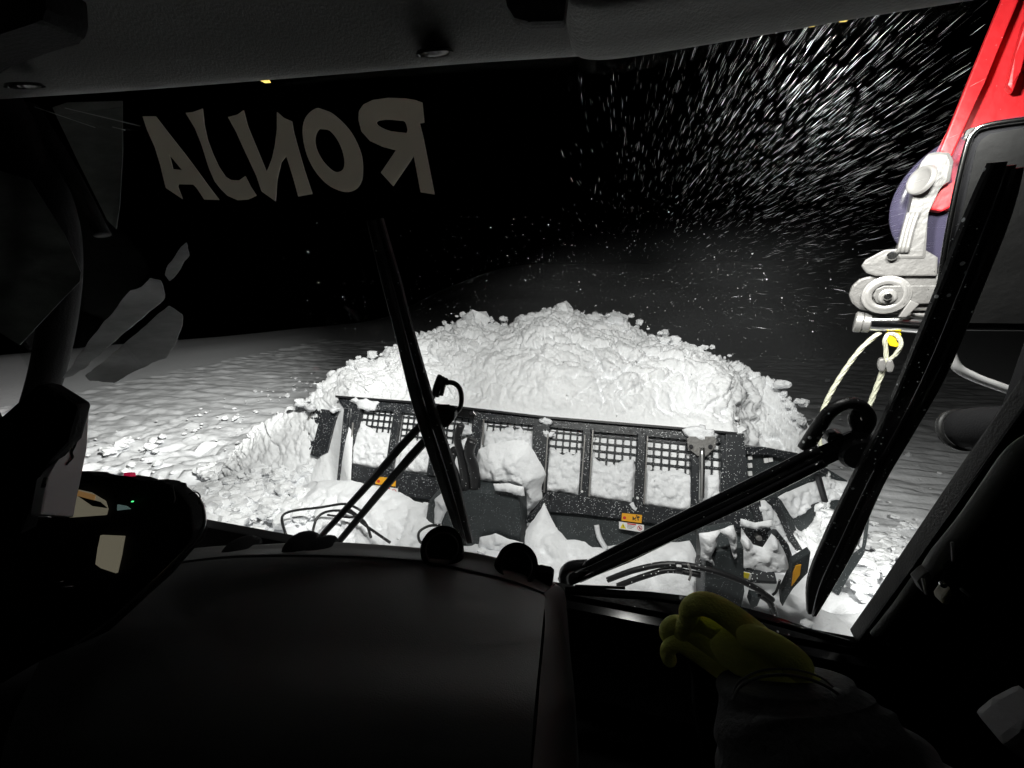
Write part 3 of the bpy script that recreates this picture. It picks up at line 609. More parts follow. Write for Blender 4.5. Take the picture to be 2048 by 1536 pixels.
lil = lathe('lilac_disc', on(1975, 395, Sp(.035)), SN, [(.002, 0), (.22, 0), (.268, .0), (.272, -.008), (.268, -.016)], M['lilac'], boom, 64)  # thin translucent lilac disc
settle(boom)
hook = thing('cable_hook', 'bright yellow hook under the winch boom holding the looped cable', 'hook', tuple(on(1783, 690, Sp(.06))))
pp('hook_body', [(1772, 664), (1801, 665), (1801, 672), (1790, 674), (1787, 682), (1796, 684), (1798, 690), (1790, 693), (1778, 690), (1773, 680)], Sp(.06), .05, M['yellow'], hook, .005)
settle(hook)
def rope(name, px, r, label, parent=None):
    P = crv([on(u, v, Sp(o)) for u, v, o in px], 14); bm = bmesh.new(); tube_bm(bm, P, r * .82, 10)
    for s in range(4):          # lay of the strands
        q = []; L_ = 0
        for i, p in enumerate(P):
            d = (P[min(i + 1, len(P) - 1)] - P[max(i - 1, 0)]).normalized(); a = d.orthogonal().normalized(); b = d.cross(a)
            if i: L_ += (P[i] - P[i - 1]).length
            an = L_ / .012 * .35 + s * math.pi / 2; q.append(p + (a * math.cos(an) + b * math.sin(an)) * r * .5)
        tube_bm(bm, q, r * .55, 6)
    return from_bm(name, bm, M['rope'], parent, True)
cable = thing('winch_cable', 'pale steel winch cable hanging in a loop from the boom', 'cable', tuple(on(1640, 850, Sp(.06))))
rope('cable_loop', [(1760, 664, .06), (1720, 700, .06), (1680, 755, .05), (1650, 810, .05), (1638, 860, .05), (1645, 895, .05), (1680, 890, .05), (1712, 862, .04), (1735, 820, .04), (1757, 765, .05), (1768, 735, .06)], .0105, '', cable)
rope('eye_loop', [(1772, 735, .06), (1772, 700, .07), (1770, 680, .08), (1778, 668, .08), (1795, 672, .09), (1802, 690, .09), (1792, 708, .08), (1780, 720, .07), (1776, 740, .06)], .0085, '', cable)
for (u, v) in [(1763, 727), (1779, 729)]: pp('ferrule', [(u - 6, v - 10), (u + 5, v - 12), (u + 9, v + 2), (u + 5, v + 14), (u - 6, v + 14), (u - 9, v + 2)], Sp(.06), .05, M['steel'], cable, .008)
settle(cable)

# ================================================================== right mirror and round lamp outside
mir = thing('side_mirror_or_reflection', 'large black outside mirror with rounded corner behind the right wiper', 'mirror', tuple(on(1950, 660, plane((0, 1.45, 0), (-.35, -1, 0)))))
MP = plane((1.55, 1.25, 0), (-.35, -1, 0))
shell = [(1866, 655), (1872, 600), (1890, 500), (1915, 370), (1935, 290), (1948, 265), (1970, 252), (2048, 240), (2150, 235), (2150, 662), (1900, 660)]
pp('housing', shell, MP, .05, M['gloss'], mir, .012)
MP2 = (MP[0] + MP[1] * .03, MP[1])
pp('glass', [(1885, 645), (1893, 590), (1912, 490), (1935, 380), (1952, 300), (1962, 280), (1980, 268), (2048, 256), (2140, 252), (2140, 648)], MP2, .006, mat('mirror_rippled', (.02, .02, .02), .2, .3, 1.0, 9, 0, 60, .6), mir)
tube('rim', [on(u, v, MP2) for u, v in [(1866, 655), (1890, 500), (1915, 370), (1935, 290), (1948, 265), (1970, 252), (2048, 240), (2120, 236)]], .007, M['chrome'], mir, 8, 5)
settle(mir)
brk = tag(ptube('mirror_bracket', [(1885, 668), (1900, 672), (1902, 705), (1915, 735), (1950, 755), (1990, 770), (2030, 784)], YP(1.45), .013, M['white'], None, 12, 6), 'pale curved tube bracket below the right mirror', 'bracket')
lamp = thing('front_lamp', 'round black lamp housing with grey rim beside the right pillar', 'lamp', tuple(on(1930, 905, YP(1.3))))
ax = (on(2010, 850, YP(1.2)) - on(1880, 860, YP(1.35))).normalized()
lathe('lamp_shell', on(1925, 860, YP(1.35)), ax, [(.001, .0), (.050, .0), (.058, .01), (.060, .05), (.056, .11), (.045, .16), (.001, .17)], M['cab'], lamp, 32)
lathe('lamp_rim', on(1918, 860, YP(1.35)), ax, [(.052, -.006), (.060, -.005), (.062, .010), (.054, .012)], M['pillar'], lamp, 32)
settle(lamp)

# ================================================================== WIPERS
def wl(u, v, o): return on(u, v, W(o))
def strips(name, line, wid, parent, offs, m='rubber'):
    """several parallel bars make a wiper blade: line = px centre line, wid = px widths"""
    for (k0, k1, o, d, mm) in offs:
        pts = []; ws = []
        for i, (u, v) in enumerate(line):
            a = line[max(i - 1, 0)]; b = line[min(i + 1, len(line) - 1)]; dx, dy = b[0] - a[0], b[1] - a[1]; l = math.hypot(dx, dy); nx_, ny_ = -dy / l, dx / l
            m0 = (u + nx_ * wid[i] * k0, v + ny_ * wid[i] * k0); m1 = (u + nx_ * wid[i] * k1, v + ny_ * wid[i] * k1)
            p, q = wl(*m0, o), wl(*m1, o); pts.append((p + q) / 2); ws.append((p - q).length)
        n_ = 5; P = crv(pts, n_); Wd = [v.x for v in crv([(x, 0, 0) for x in ws], n_)]
        beam(name, P, Wd, d, W()[1], M[mm], parent, .2)
lw = thing('windscreen_wiper', 'black wiper left of centre with twin arms crossing to its blade', 'wiper', tuple(wl(660, 1080, .05)), 'windscreen wipers')
strips('wiper_blade', [(750, 440), (782, 560), (808, 660), (848, 810), (893, 950), (932, 1085)], [30, 36, 36, 42, 40, 26], lw, [(-.5, -.12, .045, .018, 'rubber'), (-.10, .08, .055, .024, 'clean'), (.10, .5, .04, .014, 'rubber'), (-.32, -.26, .058, .010, 'gloss'), (.26, .32, .048, .010, 'gloss')])
beam('wiper_arm', [wl(640, 1075, .09), wl(740, 965, .09), wl(800, 895, .085), wl(868, 822, .08)], [.024, .026, .027, .022], .020, W()[1], M['clean'], lw)
beam('wiper_arm', [wl(668, 1095, .09), wl(760, 985, .09), wl(820, 915, .085), wl(884, 845, .08)], [.026, .028, .030, .026], .020, W()[1], M['clean'], lw)
ptube('arm_link', [(655, 1030), (700, 1035), (716, 1030)], W(.09), .004, M['steel'], lw, 8, 2)
pp('joint', [(872, 812), (895, 812), (905, 820), (914, 818), (912, 835), (900, 850), (888, 852), (876, 842)], W(.085), .03, M['clean'], lw, .006)
for k in range(3): ptube('nozzle_holder', [(866 + k * 8, 795 - k * 3), (872 + k * 8, 772 - k * 3), (880 + k * 7, 752 + k * 4)], W(.10), .008, M['rubber'], lw, 10, 3)
ptube('washer_hose', [(884, 768), (903, 765), (918, 775), (923, 795), (920, 815), (908, 828)], W(.10), .0075, M['rubber'], lw, 12, 6)
settle(lw)
rw = thing('windscreen_wiper', 'thick black wiper on the right with one long tapered arm', 'wiper', tuple(wl(1150, 1160, .05)), 'windscreen wipers')
strips('wiper_blade', [(2010, 330), (1975, 430), (1912, 590), (1850, 740), (1790, 860), (1735, 960), (1680, 1080), (1640, 1165), (1622, 1225)], [60, 78, 78, 76, 62, 58, 62, 50, 16], rw, [(-.5, -.2, .045, .02, 'rubber'), (-.17, .05, .055, .026, 'clean'), (.05, .5, .04, .016, 'rubber'), (.22, .26, .049, .008, 'gloss')])
beam('wiper_arm', [wl(1125, 1165, .09), wl(1250, 1112, .09), wl(1370, 1050, .09), wl(1500, 988, .09), wl(1620, 925, .085), wl(1715, 880, .08)], [.050, .056, .058, .062, .060, .050], .035, W()[1], M['gloss'], rw, .42)
tube('arm_rail', [wl(1150, 1140, .062), wl(1350, 1040, .062), wl(1500, 968, .06), wl(1640, 898, .058)], [.010, .012, .013, .012], M['gloss'], rw, 20, 4)
tube('arm_rail', [wl(1160, 1160, .066), wl(1370, 1062, .066), wl(1510, 995, .064), wl(1650, 925, .06)], [.009, .010, .011, .010], M['gloss'], rw, 20, 4)
ptube('washer_hose', [(1610, 897), (1640, 850), (1665, 820), (1700, 806), (1725, 815), (1738, 838), (1728, 862), (1716, 858), (1708, 835), (1722, 820)], W(.10), [.017, .016, .015, .014, .014, .014, .014, .013, .012, .01], M['rubber'], rw, 14, 6)
disc('arm_knob', wl(1668, 874, .10), W()[1], .018, .03, M['clean'], rw, 20); disc('joint', wl(1715, 900, .08), W()[1], .045, .05, M['clean'], rw, 24)
ptube('arm_foot', [(1130, 1172), (1128, 1148), (1142, 1133), (1175, 1130)], W(.07), .018, M['clean'], rw, 12, 5)
settle(rw)

# ================================================================== CAB
cab = thing('vehicle_cab', 'dark cab interior around the windscreen with grey headliner and dashboard', 'vehicle cab', (-.4, 0, 1))
def quad(name, pts, t, m, parent=cab, bev=0):
    P = [Vector(p) for p in pts]; n = (P[1] - P[0]).cross(P[2] - P[0]).normalized(); bm = bmesh.new(); prism_bm(bm, P, n, t, bev); return from_bm(name, bm, m, parent)
XR, XL = .86, -2.15
# windscreen pane
wp = [(XL + .05, 2.90), (XR - .02, 2.90), (XR - .02, 1.50), (XL + .05, 1.50)]
quad('windscreen', [(x, .8 + (2.89 - z) * .184, z) for x, z in wp], .005, M['pane'])
wind = bpy.data.objects[cab.children[-1].name]
# mirrored name lettering stuck outside on the glass
Z1 = 2.926
LET = {
 'A': ([(833,680),(910,680),(985,778),(1085,905),(1130,965),(1210,1075),(1282,1170),(1195,1168),(1150,1100),(1130,1080),(1045,1078),(1040,1092),(1068,1165),(970,1100),(950,1020),(940,975),(905,860),(860,760)], [(990,905),(1065,995),(1012,990)]),
 'J': ([(1085,660),(1130,655),(1185,635),(1195,730),(1215,820),(1245,900),(1280,975),(1320,1035),(1350,1053),(1400,1055),(1435,1030),(1465,1090),(1500,1145),(1450,1168),(1390,1172),(1330,1145),(1290,1105),(1255,1060),(1220,980),(1180,850),(1140,750)], None),
 'N': ([(1333,685),(1390,670),(1425,645),(1450,740),(1500,860),(1560,1005),(1590,930),(1608,850),(1620,755),(1620,655),(1660,690),(1708,710),(1718,770),(1740,850),(1780,990),(1828,1135),(1745,1150),(1715,1040),(1675,912),(1645,950),(1622,1050),(1612,1178),(1530,1120),(1500,1030),(1430,880),(1380,770)], None),
 'O': ([(1865,632),(1815,655),(1782,700),(1770,765),(1780,850),(1805,930),(1850,1010),(1910,1075),(1975,1112),(2035,1124),(2085,1105),(2115,1060),(2123,1000),(2118,920),(2095,850),(2055,775),(2000,710),(1931,655)], [(1870,755),(1848,790),(1845,840),(1862,895),(1900,955),(1950,1000),(1985,1005),(2010,985),(2015,940),(2002,880),(1975,820),(1935,770),(1900,757)]),
 'R': ([(2471,600),(2483,718),(2456,722),(2476,800),(2510,970),(2543,1138),(2461,1125),(2421,912),(2301,1090),(2228,1010),(2316,880),(2240,860),(2165,825),(2115,770),(2097,700),(2100,650),(2125,612),(2180,585),(2271,572),(2371,575),(2430,585)], [(2379,778),(2371,715),(2331,705),(2270,700),(2221,705),(2203,718),(2225,742),(2290,768)])}
def closed(lp, n=4):
    q = [Vector(p) for p in lp]; e = crv(q[-2:] + q + q[:2], n); return [(v.x, v.y) for v in e[2 * n:-2 * n + (-n if False else 0)]][:len(lp) * n]
for k, (outer, hole) in LET.items():
    if k == 'O': outer = closed(outer); hole = closed(hole)
    if k == 'R': hole = closed(hole, 3)
    pl = W(.012); p0, n = pl; a = Vector((1, 0, 0)); b = n.cross(a)
    loops = [outer] + ([hole] if hole else []); pts = []; ed = []
    for lp in loops:
        s = len(pts); q = [on(x / Z1, y / Z1, pl) for x, y in lp]
        pts += [Vector(((p - p0).dot(a), (p - p0).dot(b))) for p in q]; ed += [(s + i, s + (i + 1) % len(lp)) for i in range(len(lp))]
    faces = [list(range(len(outer)))] + ([list(range(len(outer), len(pts)))] if hole else [])
    vo, eo, fo, ov, oe, of = delaunay_2d_cdt(pts, ed, [], 1 if not hole else 2, 1e-7)
    def ins(x, y, lp):
        r = False; j = len(lp) - 1
        for i in range(len(lp)):
            if (lp[i].y > y) != (lp[j].y > y) and x < (lp[j].x - lp[i].x) * (y - lp[i].y) / (lp[j].y - lp[i].y) + lp[i].x: r = not r
            j = i
        return r
    O2 = pts[:len(outer)]; H2 = pts[len(outer):]
    fk = []
    for f in fo:
        c = sum((vo[i] for i in f), Vector((0, 0))) / len(f)
        if ins(c.x, c.y, O2) and not (H2 and ins(c.x, c.y, H2)): fk.append(f)
    bm = bmesh.new(); vv = [bm.verts.new(p0 + a * v.x + b * v.y) for v in vo]
    for f in fk:
        try: bm.faces.new([vv[i] for i in f])
        except ValueError: pass
    g = bmesh.ops.extrude_face_region(bm, geom=list(bm.faces)); bmesh.ops.translate(bm, verts=[e for e in g['geom'] if isinstance(e, bmesh.types.BMVert)], vec=n * .0015)
    bmesh.ops.delete(bm, geom=[v for v in bm.verts if not v.link_faces], context='VERTS')
    lo = from_bm('letter', bm, M['letter'], wind); lo['label'] = 'mirrored letter %s in pale vinyl' % k
# shell that keeps the light out
quad('side_wall', [(XR + .10, 1.15, .6), (XR + .10, -1.3, .6), (XR + .10, -1.3, 3.1), (XR + .10, 1.15, 3.1)], .04, M['cab'])
quad('side_wall', [(XL - .05, .93, .6), (XL - .05, -1.3, .6), (XL - .05, -1.3, 3.1), (XL - .05, .80, 3.1)], .04, M['cab'])
quad('rear_wall', [(XL, -1.3, .6), (XR + .1, -1.3, .6), (XR + .1, -1.3, 3.1), (XL, -1.3, 3.1)], .04, M['cab'])
quad('cab_floor', [(XL, -1.3, 1.0), (XR + .1, -1.3, 1.0), (XR + .1, 1.1, 1.0), (XL, 1.1, 1.0)], .04, M['cab'])
quad('front_wall', [(XL, 1.075, 1.50), (XR + .1, 1.075, 1.50), (XR + .1, 1.14, .95), (XL, 1.14, .95)], .04, M['cab'])
# roof lining: lofted, curved down at the front, with a raised console on the right
def loft(name, rows, m, parent=cab, n=6, smooth=True, thick=0):
    rr = [crv(r, n) for r in rows]; colm = [crv([r[i] for r in rr], n) for i in range(len(rr[0]))]; bm = bmesh.new()
    g = [[bm.verts.new(p) for p in c] for c in colm]
    for i in range(len(g) - 1):
        for k in range(len(g[0]) - 1): bm.faces.new((g[i][k], g[i][k + 1], g[i + 1][k + 1], g[i + 1][k]))
    o = from_bm(name, bm, m, parent, smooth)
    if thick: md = o.modifiers.new('s', 'SOLIDIFY'); md.thickness = thick; md.offset = 0
    return o
def row(px, y): return [on(u, v, YP(y)) for u, v in px]
lipL = [(-260, 214), (0, 193), (250, 176), (600, 148), (900, 122), (1165, 104)]
loft('headliner', [[p + Vector((0, .03, .16)) for p in row(lipL, .80)], [p + Vector((0, .01, .03)) for p in row(lipL, .80)], row(lipL, .78), [p + Vector((0, -.05, .012)) for p in row(lipL, .78)], [p + Vector((0, -.16, .075)) for p in row(lipL, .78)], [p + Vector((0, -.30, .13)) for p in row(lipL, .78)], [p + Vector((0, -.9, .15)) for p in row(lipL, .78)], [p + Vector((0, -2.0, .15)) for p in row(lipL, .78)]], M['liner'], thick=.01)
lipR = [(1146, 60), (1150, 92), (1180, 107), (1260, 102), (1500, 62), (1700, 26), (1860, 0), (2020, -26)]
loft('roof_console', [[p + Vector((0, .06, .20)) for p in row(lipR, .80)], [p + Vector((0, .012, .05)) for p in row(lipR, .79)], row(lipR, .775), [p + Vector((0, -.03, -.006)) for p in row(lipR, .775)], [p + Vector((0, -.10, .010)) for p in row(lipR, .775)], [p + Vector((0, -.30, .04)) for p in row(lipR, .775)], [p + Vector((0, -1.9, .12)) for p in row(lipR, .775)]], M['liner'], thick=.01)
quad('roof_skin', [(XL - .1, 1.0, 3.13), (XR + .15, 1.0, 3.13), (XR + .15, -1.35, 3.13), (XL - .1, -1.35, 3.13)], .04, M['cab'])
# openings and knobs in the lining
lathe('liner_hole', on(868, 97, YP(.735)), (0, .35, -1), [(.001, .012), (.024, .010), (.030, .002), (.034, .008)], M['gloss'], cab, 24)
lathe('liner_hole', on(45, 165, YP(.70)), (0, .35, -1), [(.001, .012), (.024, .010), (.030, .002), (.034, .008)], M['gloss'], cab, 24)
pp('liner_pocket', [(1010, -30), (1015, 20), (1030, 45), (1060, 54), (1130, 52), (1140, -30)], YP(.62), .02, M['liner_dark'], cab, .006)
pp('roof_grip', [(-80, 160), (-20, 115), (50, 88), (115, 68), (130, 62), (138, 40), (134, -20), (-80, -60)], YP(.50), .05, M['cab'], cab, .008)
tube('grip_edge', [on(u, v, YP(.515)) for u, v in [(-40, 128), (50, 92), (105, 71), (128, 64), (136, 48), (136, 20), (132, -10)]], .0022, M['pale'], cab, 8, 4)
settle_later = [cab]
# dashboard
top = [(180, 1125), (400, 1096), (520, 1090), (640, 1084), (760, 1090), (860, 1098), (950, 1106), (1040, 1130), (1112, 1168)]
seam = [(170, 1150), (400, 1116), (520, 1108), (640, 1108), (760, 1113), (860, 1122), (950, 1140), (1030, 1160), (1090, 1184)]
low1 = [(150, 1190), (390, 1152), (520, 1145), (640, 1142), (760, 1146), (860, 1152), (950, 1165), (1030, 1180), (1090, 1200)]
low2 = [(80, 1320), (370, 1290), (500, 1285), (640, 1282), (760, 1284), (860, 1286), (940, 1290), (1020, 1296), (1080, 1305)]
low3 = [(0, 1570), (330, 1555), (480, 1550), (620, 1548), (740, 1548), (830, 1550), (920, 1552), (1000, 1556), (1060, 1560)]
d0 = thing('dashboard', 'dark grey moulded dashboard hump below the windscreen with round vents', 'dashboard', (-.4, .7, 1.3))
loft('top_moulding', [[p + Vector((0, .05, -.10)) for p in row(top, .97)], row(top, .97), row([(a + (c - a) * .5, b + (d - b) * .45) for (a, b), (c, d) in zip(top, seam)], .93), row(seam, .86), [p + Vector((0, -.003, -.006)) for p in row(seam, .86)]], M['dash'], d0)
loft('dash_front', [[p + Vector((0, .004, -.010)) for p in row(seam, .86)], [p + Vector((0, -.006, -.007)) for p in row(seam, .86)], row(low1, .79), row(low2, .54), row(low3, .34), [p + Vector((0, .02, -.5)) for p in row(low3, .34)]], M['dash'], d0)
# right flank of the hump
def rows_mixed(lst): return [[on(u, v, YP(y)) for (u, v, y) in r] for r in lst]
loft('dash_flank', rows_mixed([[(1112, 1168, .97), (1128, 1182, .99), (1134, 1215, 1.0), (1140, 1300, .96), (1150, 1400, .92), (1160, 1560, .9)], [(1090, 1184, .86), (1108, 1215, .87), (1118, 1260, .85), (1128, 1320, .80), (1136, 1400, .72), (1130, 1560, .66)], [(1086, 1192, .85), (1090, 1240, .70), (1086, 1300, .57), (1080, 1360, .50), (1075, 1430, .43), (1062, 1560, .35)]]), M['dash'], d0)
def vent(u, v, y, r, tilt_):
    n = (CAM - on(u, v, YP(y))).normalized(); n = (n + Vector(tilt_)).normalized(); c = on(u, v, YP(y))
    k = lathe('air_vent', c, n, [(.001, -.035), (r * .7, -.033), (r * .92, -.012), (r * .97, .004), (r * 1.04, .005), (r * 1.10, -.006), (r * 1.12, -.05)], M['cab'], d0, 40)
    lathe('vent_ring', c, n, [(r * .80, -.018), (r * .83, -.012), (r * .86, -.018)], M['dash'], k, 40); lathe('vent_hub', c, n, [(.001, -.02), (r * .25, -.022), (r * .3, -.03)], M['cab'], k, 20)
vent(884, 1092, .90, .058, (0, -.1, .9)); vent(1036, 1126, .92, .056, (.35, 0, .8))
def hump(u, v, y, rx, rz, skew=0):
    bm = bmesh.new(); ball_bm(bm, on(u, v, YP(y)), 1, 3, (rx, .07, rz), 0); return from_bm('vent_hood', bm, M['cab'], d0, True)
hump(605, 1098, .93, .060, .055); hump(484, 1098, .95, .062, .034); hump(640, 1098, .93, .05, .025)
pp('vent_hood', [(1068, 1128), (1080, 1140), (1100, 1138), (1108, 1145), (1106, 1165), (1092, 1168), (1070, 1155)], YP(.95), .03, M['cab'], d0, .006)
settle(d0)
# sill under the right half of the screen: seal, glossy trims
quad('sill_seal', [(-.15, 1.02, 1.535), (XR, 1.02, 1.535), (XR, 1.045, 1.55), (-.15, 1.045, 1.55)], .02, M['rubber'])
pp('sill_trim', [(1130, 1186), (1300, 1198), (1400, 1212), (1520, 1240), (1600, 1262), (1702, 1292), (1690, 1285), (1540, 1232), (1420, 1200), (1300, 1186), (1130, 1176)], plane((0, 0, 1.52), (0, -.15, 1)), .012, M['gloss'], cab)
quad('sill_shelf', [(-.15, 1.03, 1.522), (XR, 1.03, 1.522), (XR, .992, 1.510), (-.15, .992, 1.510)], .012, M['gloss'])
for (a, b) in (((1150, 1172), (1250, 1176)), ((1560, 1245), (1700, 1284))):
    tube('sill_bead', [on(*a, plane((0, 0, 1.535), (0, -.15, 1))), on(*b, plane((0, 0, 1.535), (0, -.15, 1)))], .004, M['gloss'], cab, 8, 0)
# right pillar and door frame
def pillar(name, xs, m, w_=.05, dy=0, r=.03):
    pts = [(xs[0], .80 + dy, 2.93), (xs[1], .91 + dy, 2.3), (xs[2], 1.05 + dy, 1.5)]; return tube(name, pts, r, m, cab, 14, 6)
pp('pillar', [(2060, 762), (1900, 995), (1800, 1140), (1706, 1272), (1725, 1300), (1850, 1200), (2120, 900), (2120, 700)], W(-.01), .04, M['pillar'], cab, .006)
pp('door_panel', [(1716, 1276), (1810, 1150), (1915, 1000), (2075, 765), (2260, 600), (2260, 1500), (1740, 1500)], W(.03), .03, M['cab'], cab)
tube('door_tube', [on(2100, 870, YP(.80)), on(2040, 905, YP(.80)), on(1985, 980, YP(.80)), on(1935, 1050, YP(.80)), on(1885, 1110, YP(.80)), on(1860, 1150, YP(.80))], .016, M['grey'], cab, 14, 6)
tube('door_tube', [on(1850, 1150, YP(.84)), on(1800, 1220, YP(.84)), on(1755, 1275, YP(.84))], .014, M['pillar'], cab, 14, 4)
pp('door_lug', [(1842, 1140), (1850, 1135), (1858, 1150), (1848, 1152), (1852, 1180), (1840, 1180), (1826, 1155)], YP(.78), .02, M['grey'], cab, .003)
for px in ([(1905, 1085), (1907, 1122)], [(1846, 1158), (1852, 1188)], [(1922, 1178), (1940, 1193)]):
    ptube('latch_wire', px, YP(.74), .0025, M['pale'], cab, 8, 2)
pp('door_key', [(1892, 1166), (1897, 1180), (1890, 1202), (1876, 1200), (1874, 1190)], YP(.72), .02, mat('cream_plastic', (.50, .46, .36), .5), cab, .004)
disc('key_stud', on(1886, 1169, YP(.71)), (-.3, -1, 0), .005, .008, M['chrome'], cab, 12)
pp('seat_panel', [(1973, 1455), (2010, 1425), (2070, 1395), (2140, 1500), (2070, 1525), (2045, 1510)], YP(.35), .03, M['pale'], cab, .006)
# left pillar and dim reflections of the side glass, painted as grey panes
tube('pillar', [on(-30, 150, YP(.80)), on(50, 290, YP(.82)), on(115, 440, YP(.85)), on(120, 600, YP(.88)), on(90, 760, YP(.92)), on(40, 900, YP(.95))], .045, M['cab'], cab, 14, 6)
ptube('pillar_strut', [(60, 215), (140, 345), (205, 470)], YP(.86), .02, M['cab'], cab, 12, 4)
SG = XP(XL)
pp('side_window_reflection', [(-40, 330), (60, 360), (130, 470), (162, 545), (160, 562), (40, 690), (-40, 640)], YP(.78), .0015, M['glass_reflection_dim'], cab)
pp('side_window_reflection', [(135, 205), (245, 202), (246, 300), (240, 410), (233, 458), (215, 440), (160, 330), (105, 215)], YP(.93), .0015, M['glass_reflection_dim'], cab)
for px in ([(70, 214), (190, 255)], [(130, 216), (280, 252)], [(225, 254), (250, 260)]): ptube('glass_scratch', px, YP(.79), .0008, M['white'], cab, 6, 2)
settle(cab)
refl_left = thing('side_mirror_or_reflection', 'pale panels painted as snow reflections in the left side glass', 'mirror', tuple(on(250, 760, YP(1.0))))  # no mirror here: reflections in the side glass, painted on pale panels
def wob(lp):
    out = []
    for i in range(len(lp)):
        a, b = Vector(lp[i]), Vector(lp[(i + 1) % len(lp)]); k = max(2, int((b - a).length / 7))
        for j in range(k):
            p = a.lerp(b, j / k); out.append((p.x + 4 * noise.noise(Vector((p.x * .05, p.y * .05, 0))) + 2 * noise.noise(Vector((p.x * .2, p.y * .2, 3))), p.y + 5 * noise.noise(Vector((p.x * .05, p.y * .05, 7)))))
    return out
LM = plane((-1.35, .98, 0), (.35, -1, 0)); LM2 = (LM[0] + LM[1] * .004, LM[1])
pp('reflection_panel', wob([(125, 758), (180, 680), (262, 580), (290, 572), (300, 556), (322, 560), (331, 595), (300, 622), (160, 742), (145, 752)]), LM, .004, M['glass_reflection'], refl_left, .002)
pp('reflection_panel', wob([(172, 752), (338, 612), (366, 628), (362, 660), (350, 690), (330, 715), (270, 742), (230, 765), (180, 762)]), LM, .004, M['glass_reflection'], refl_left, .002)
pp('reflection_panel', wob([(331, 552), (337, 530), (358, 500), (374, 484), (377, 512), (352, 548), (340, 562)]), LM, .004, M['glass_reflection'], refl_left, .002)
settle(refl_left)
# amber marker lamps in the roof lip
for k, (u, v, w_, lab) in enumerate([(528, 161, 12, 'small amber marker lamp in the roof edge above the lettering'), (1620, 48, 12, 'small amber marker lamp in the roof edge, left of the pair'), (1682, 38, 14, 'small amber marker lamp in the roof edge, right of the pair')]):
    s = -1 if k == 0 else 1
    tag(pp('marker_lamp', [(u - w_, v - 2), (u + w_ * .6, v - 4), (u + w_, v + 3), (u, v + 4)], YP(.84), .008, M['amber'], None, .0015), lab, 'lamp', 'amber marker lamps')

# ================================================================== left console
mon = thing('tilted_monitor', 'black tilted monitor housing with pale grey side cheek at the left edge', 'monitor', tuple(on(90, 1050, YP(.40))))
MN = plane(on(100, 900, YP(.42)), (.45, -1, .15))
pp('housing', [(-60, 900), (0, 848), (92, 765), (110, 770), (168, 806), (170, 815), (152, 880), (100, 935), (84, 960), (60, 1060), (-60, 1100)], MN, .03, M['cab'], mon, .008)
CH = plane(on(110, 930, YP(.42)), (.95, .22, .1))
pp('side_cheek', [(170, 818), (163, 900), (150, 965), (138, 1035), (70, 1030), (82, 960), (100, 930), (140, 880)], CH, .02, mat('cheek_plastic', (.75, .74, .76), .5), mon, .003)
for px in ([(156, 872), (150, 892), (144, 905), (146, 915), (137, 925), (133, 930)], [(152, 880), (147, 884), (142, 900)]): ptube('cheek_mark', px, (CH[0] + CH[1] * .0115, CH[1]), .0014, M['ink'], mon, 6, 4)
ptube('cheek_slot', [(92, 955), (86, 975)], (CH[0] + CH[1] * .0115, CH[1]), .003, M['ink'], mon, 8, 2)
settle(mon)
con = thing('control_cluster', 'black control cluster with two small lit displays beside the dashboard', 'control panel', tuple(on(260, 1250, YP(.50))))
CP = plane(on(260, 1100, YP(.55)), (.25, -1, .5)); CPo = lambda o: (CP[0] + CP[1] * o, CP[1])
pp('cluster_body', [(148, 945), (155, 942), (198, 944), (210, 955), (228, 958), (238, 955), (262, 950), (282, 954), (300, 960), (320, 964), (328, 959), (345, 962), (353, 972), (362, 975), (380, 990), (395, 1010), (402, 1060), (395, 1078), (330, 1150), (200, 1270), (60, 1330), (-60, 1400), (-60, 1040), (130, 1040), (140, 990)], CP, .05, M['cab'], con, .006)
pp('display', [(155, 979), (182, 985), (210, 1002), (215, 1018), (212, 1030), (141, 1035)], CPo(.032), .006, M['screen'], con, .001); pp('display_band', [(155, 981), (190, 990), (188, 1000), (155, 992)], CPo(.037), .003, M['screen2'], con)
pp('display_band', [(157, 992), (200, 1004), (214, 1016), (186, 1012)], CPo(.0375), .003, M['cab'], con)
pp('display', [(203, 1070), (249, 1072), (242, 1110), (234, 1146), (204, 1136), (193, 1128), (198, 1095)], CPo(.032), .006, M['screen'], con, .001)
pp('display', [(236, 1009), (252, 1012), (261, 1018), (236, 1021)], CPo(.032), .004, M['screen3'], con)
disc('indicator', on(265, 1003, CPo(.032)), CP[1], .0018, .004, M['led_green'], con, 10)
pp('red_switch', [(253, 945), (266, 945), (267, 953), (252, 953)], CPo(.01), .015, M['led_red'], con, .002)
for px in ([(90, 1170), (128, 1163)], [(90, 1178), (147, 1173)]): ptube('chrome_trim', px, CPo(.04), .0025, M['chrome'], con, 8, 2)
ptube('cable', [(345, 970), (350, 995), (348, 1005)], CPo(.035), .0012, M['grey'], con, 6, 3)
ptube('cable', [(378, 988), (392, 984), (400, 992), (398, 1008)], CPo(.0), .0016, M['cab'], con, 6, 4)
settle(con)
RP = CPo(.045)
tag(ptube('grab_rail', [(150, 1288), (215, 1245), (300, 1170), (365, 1108), (392, 1078), (408, 1050), (408, 1020), (400, 998)], RP, [.002, .0035, .004, .004, .004, .0035, .003, .002], M['satin'], None, 12, 8), 'slim pale curved rail around the control cluster', 'rail')

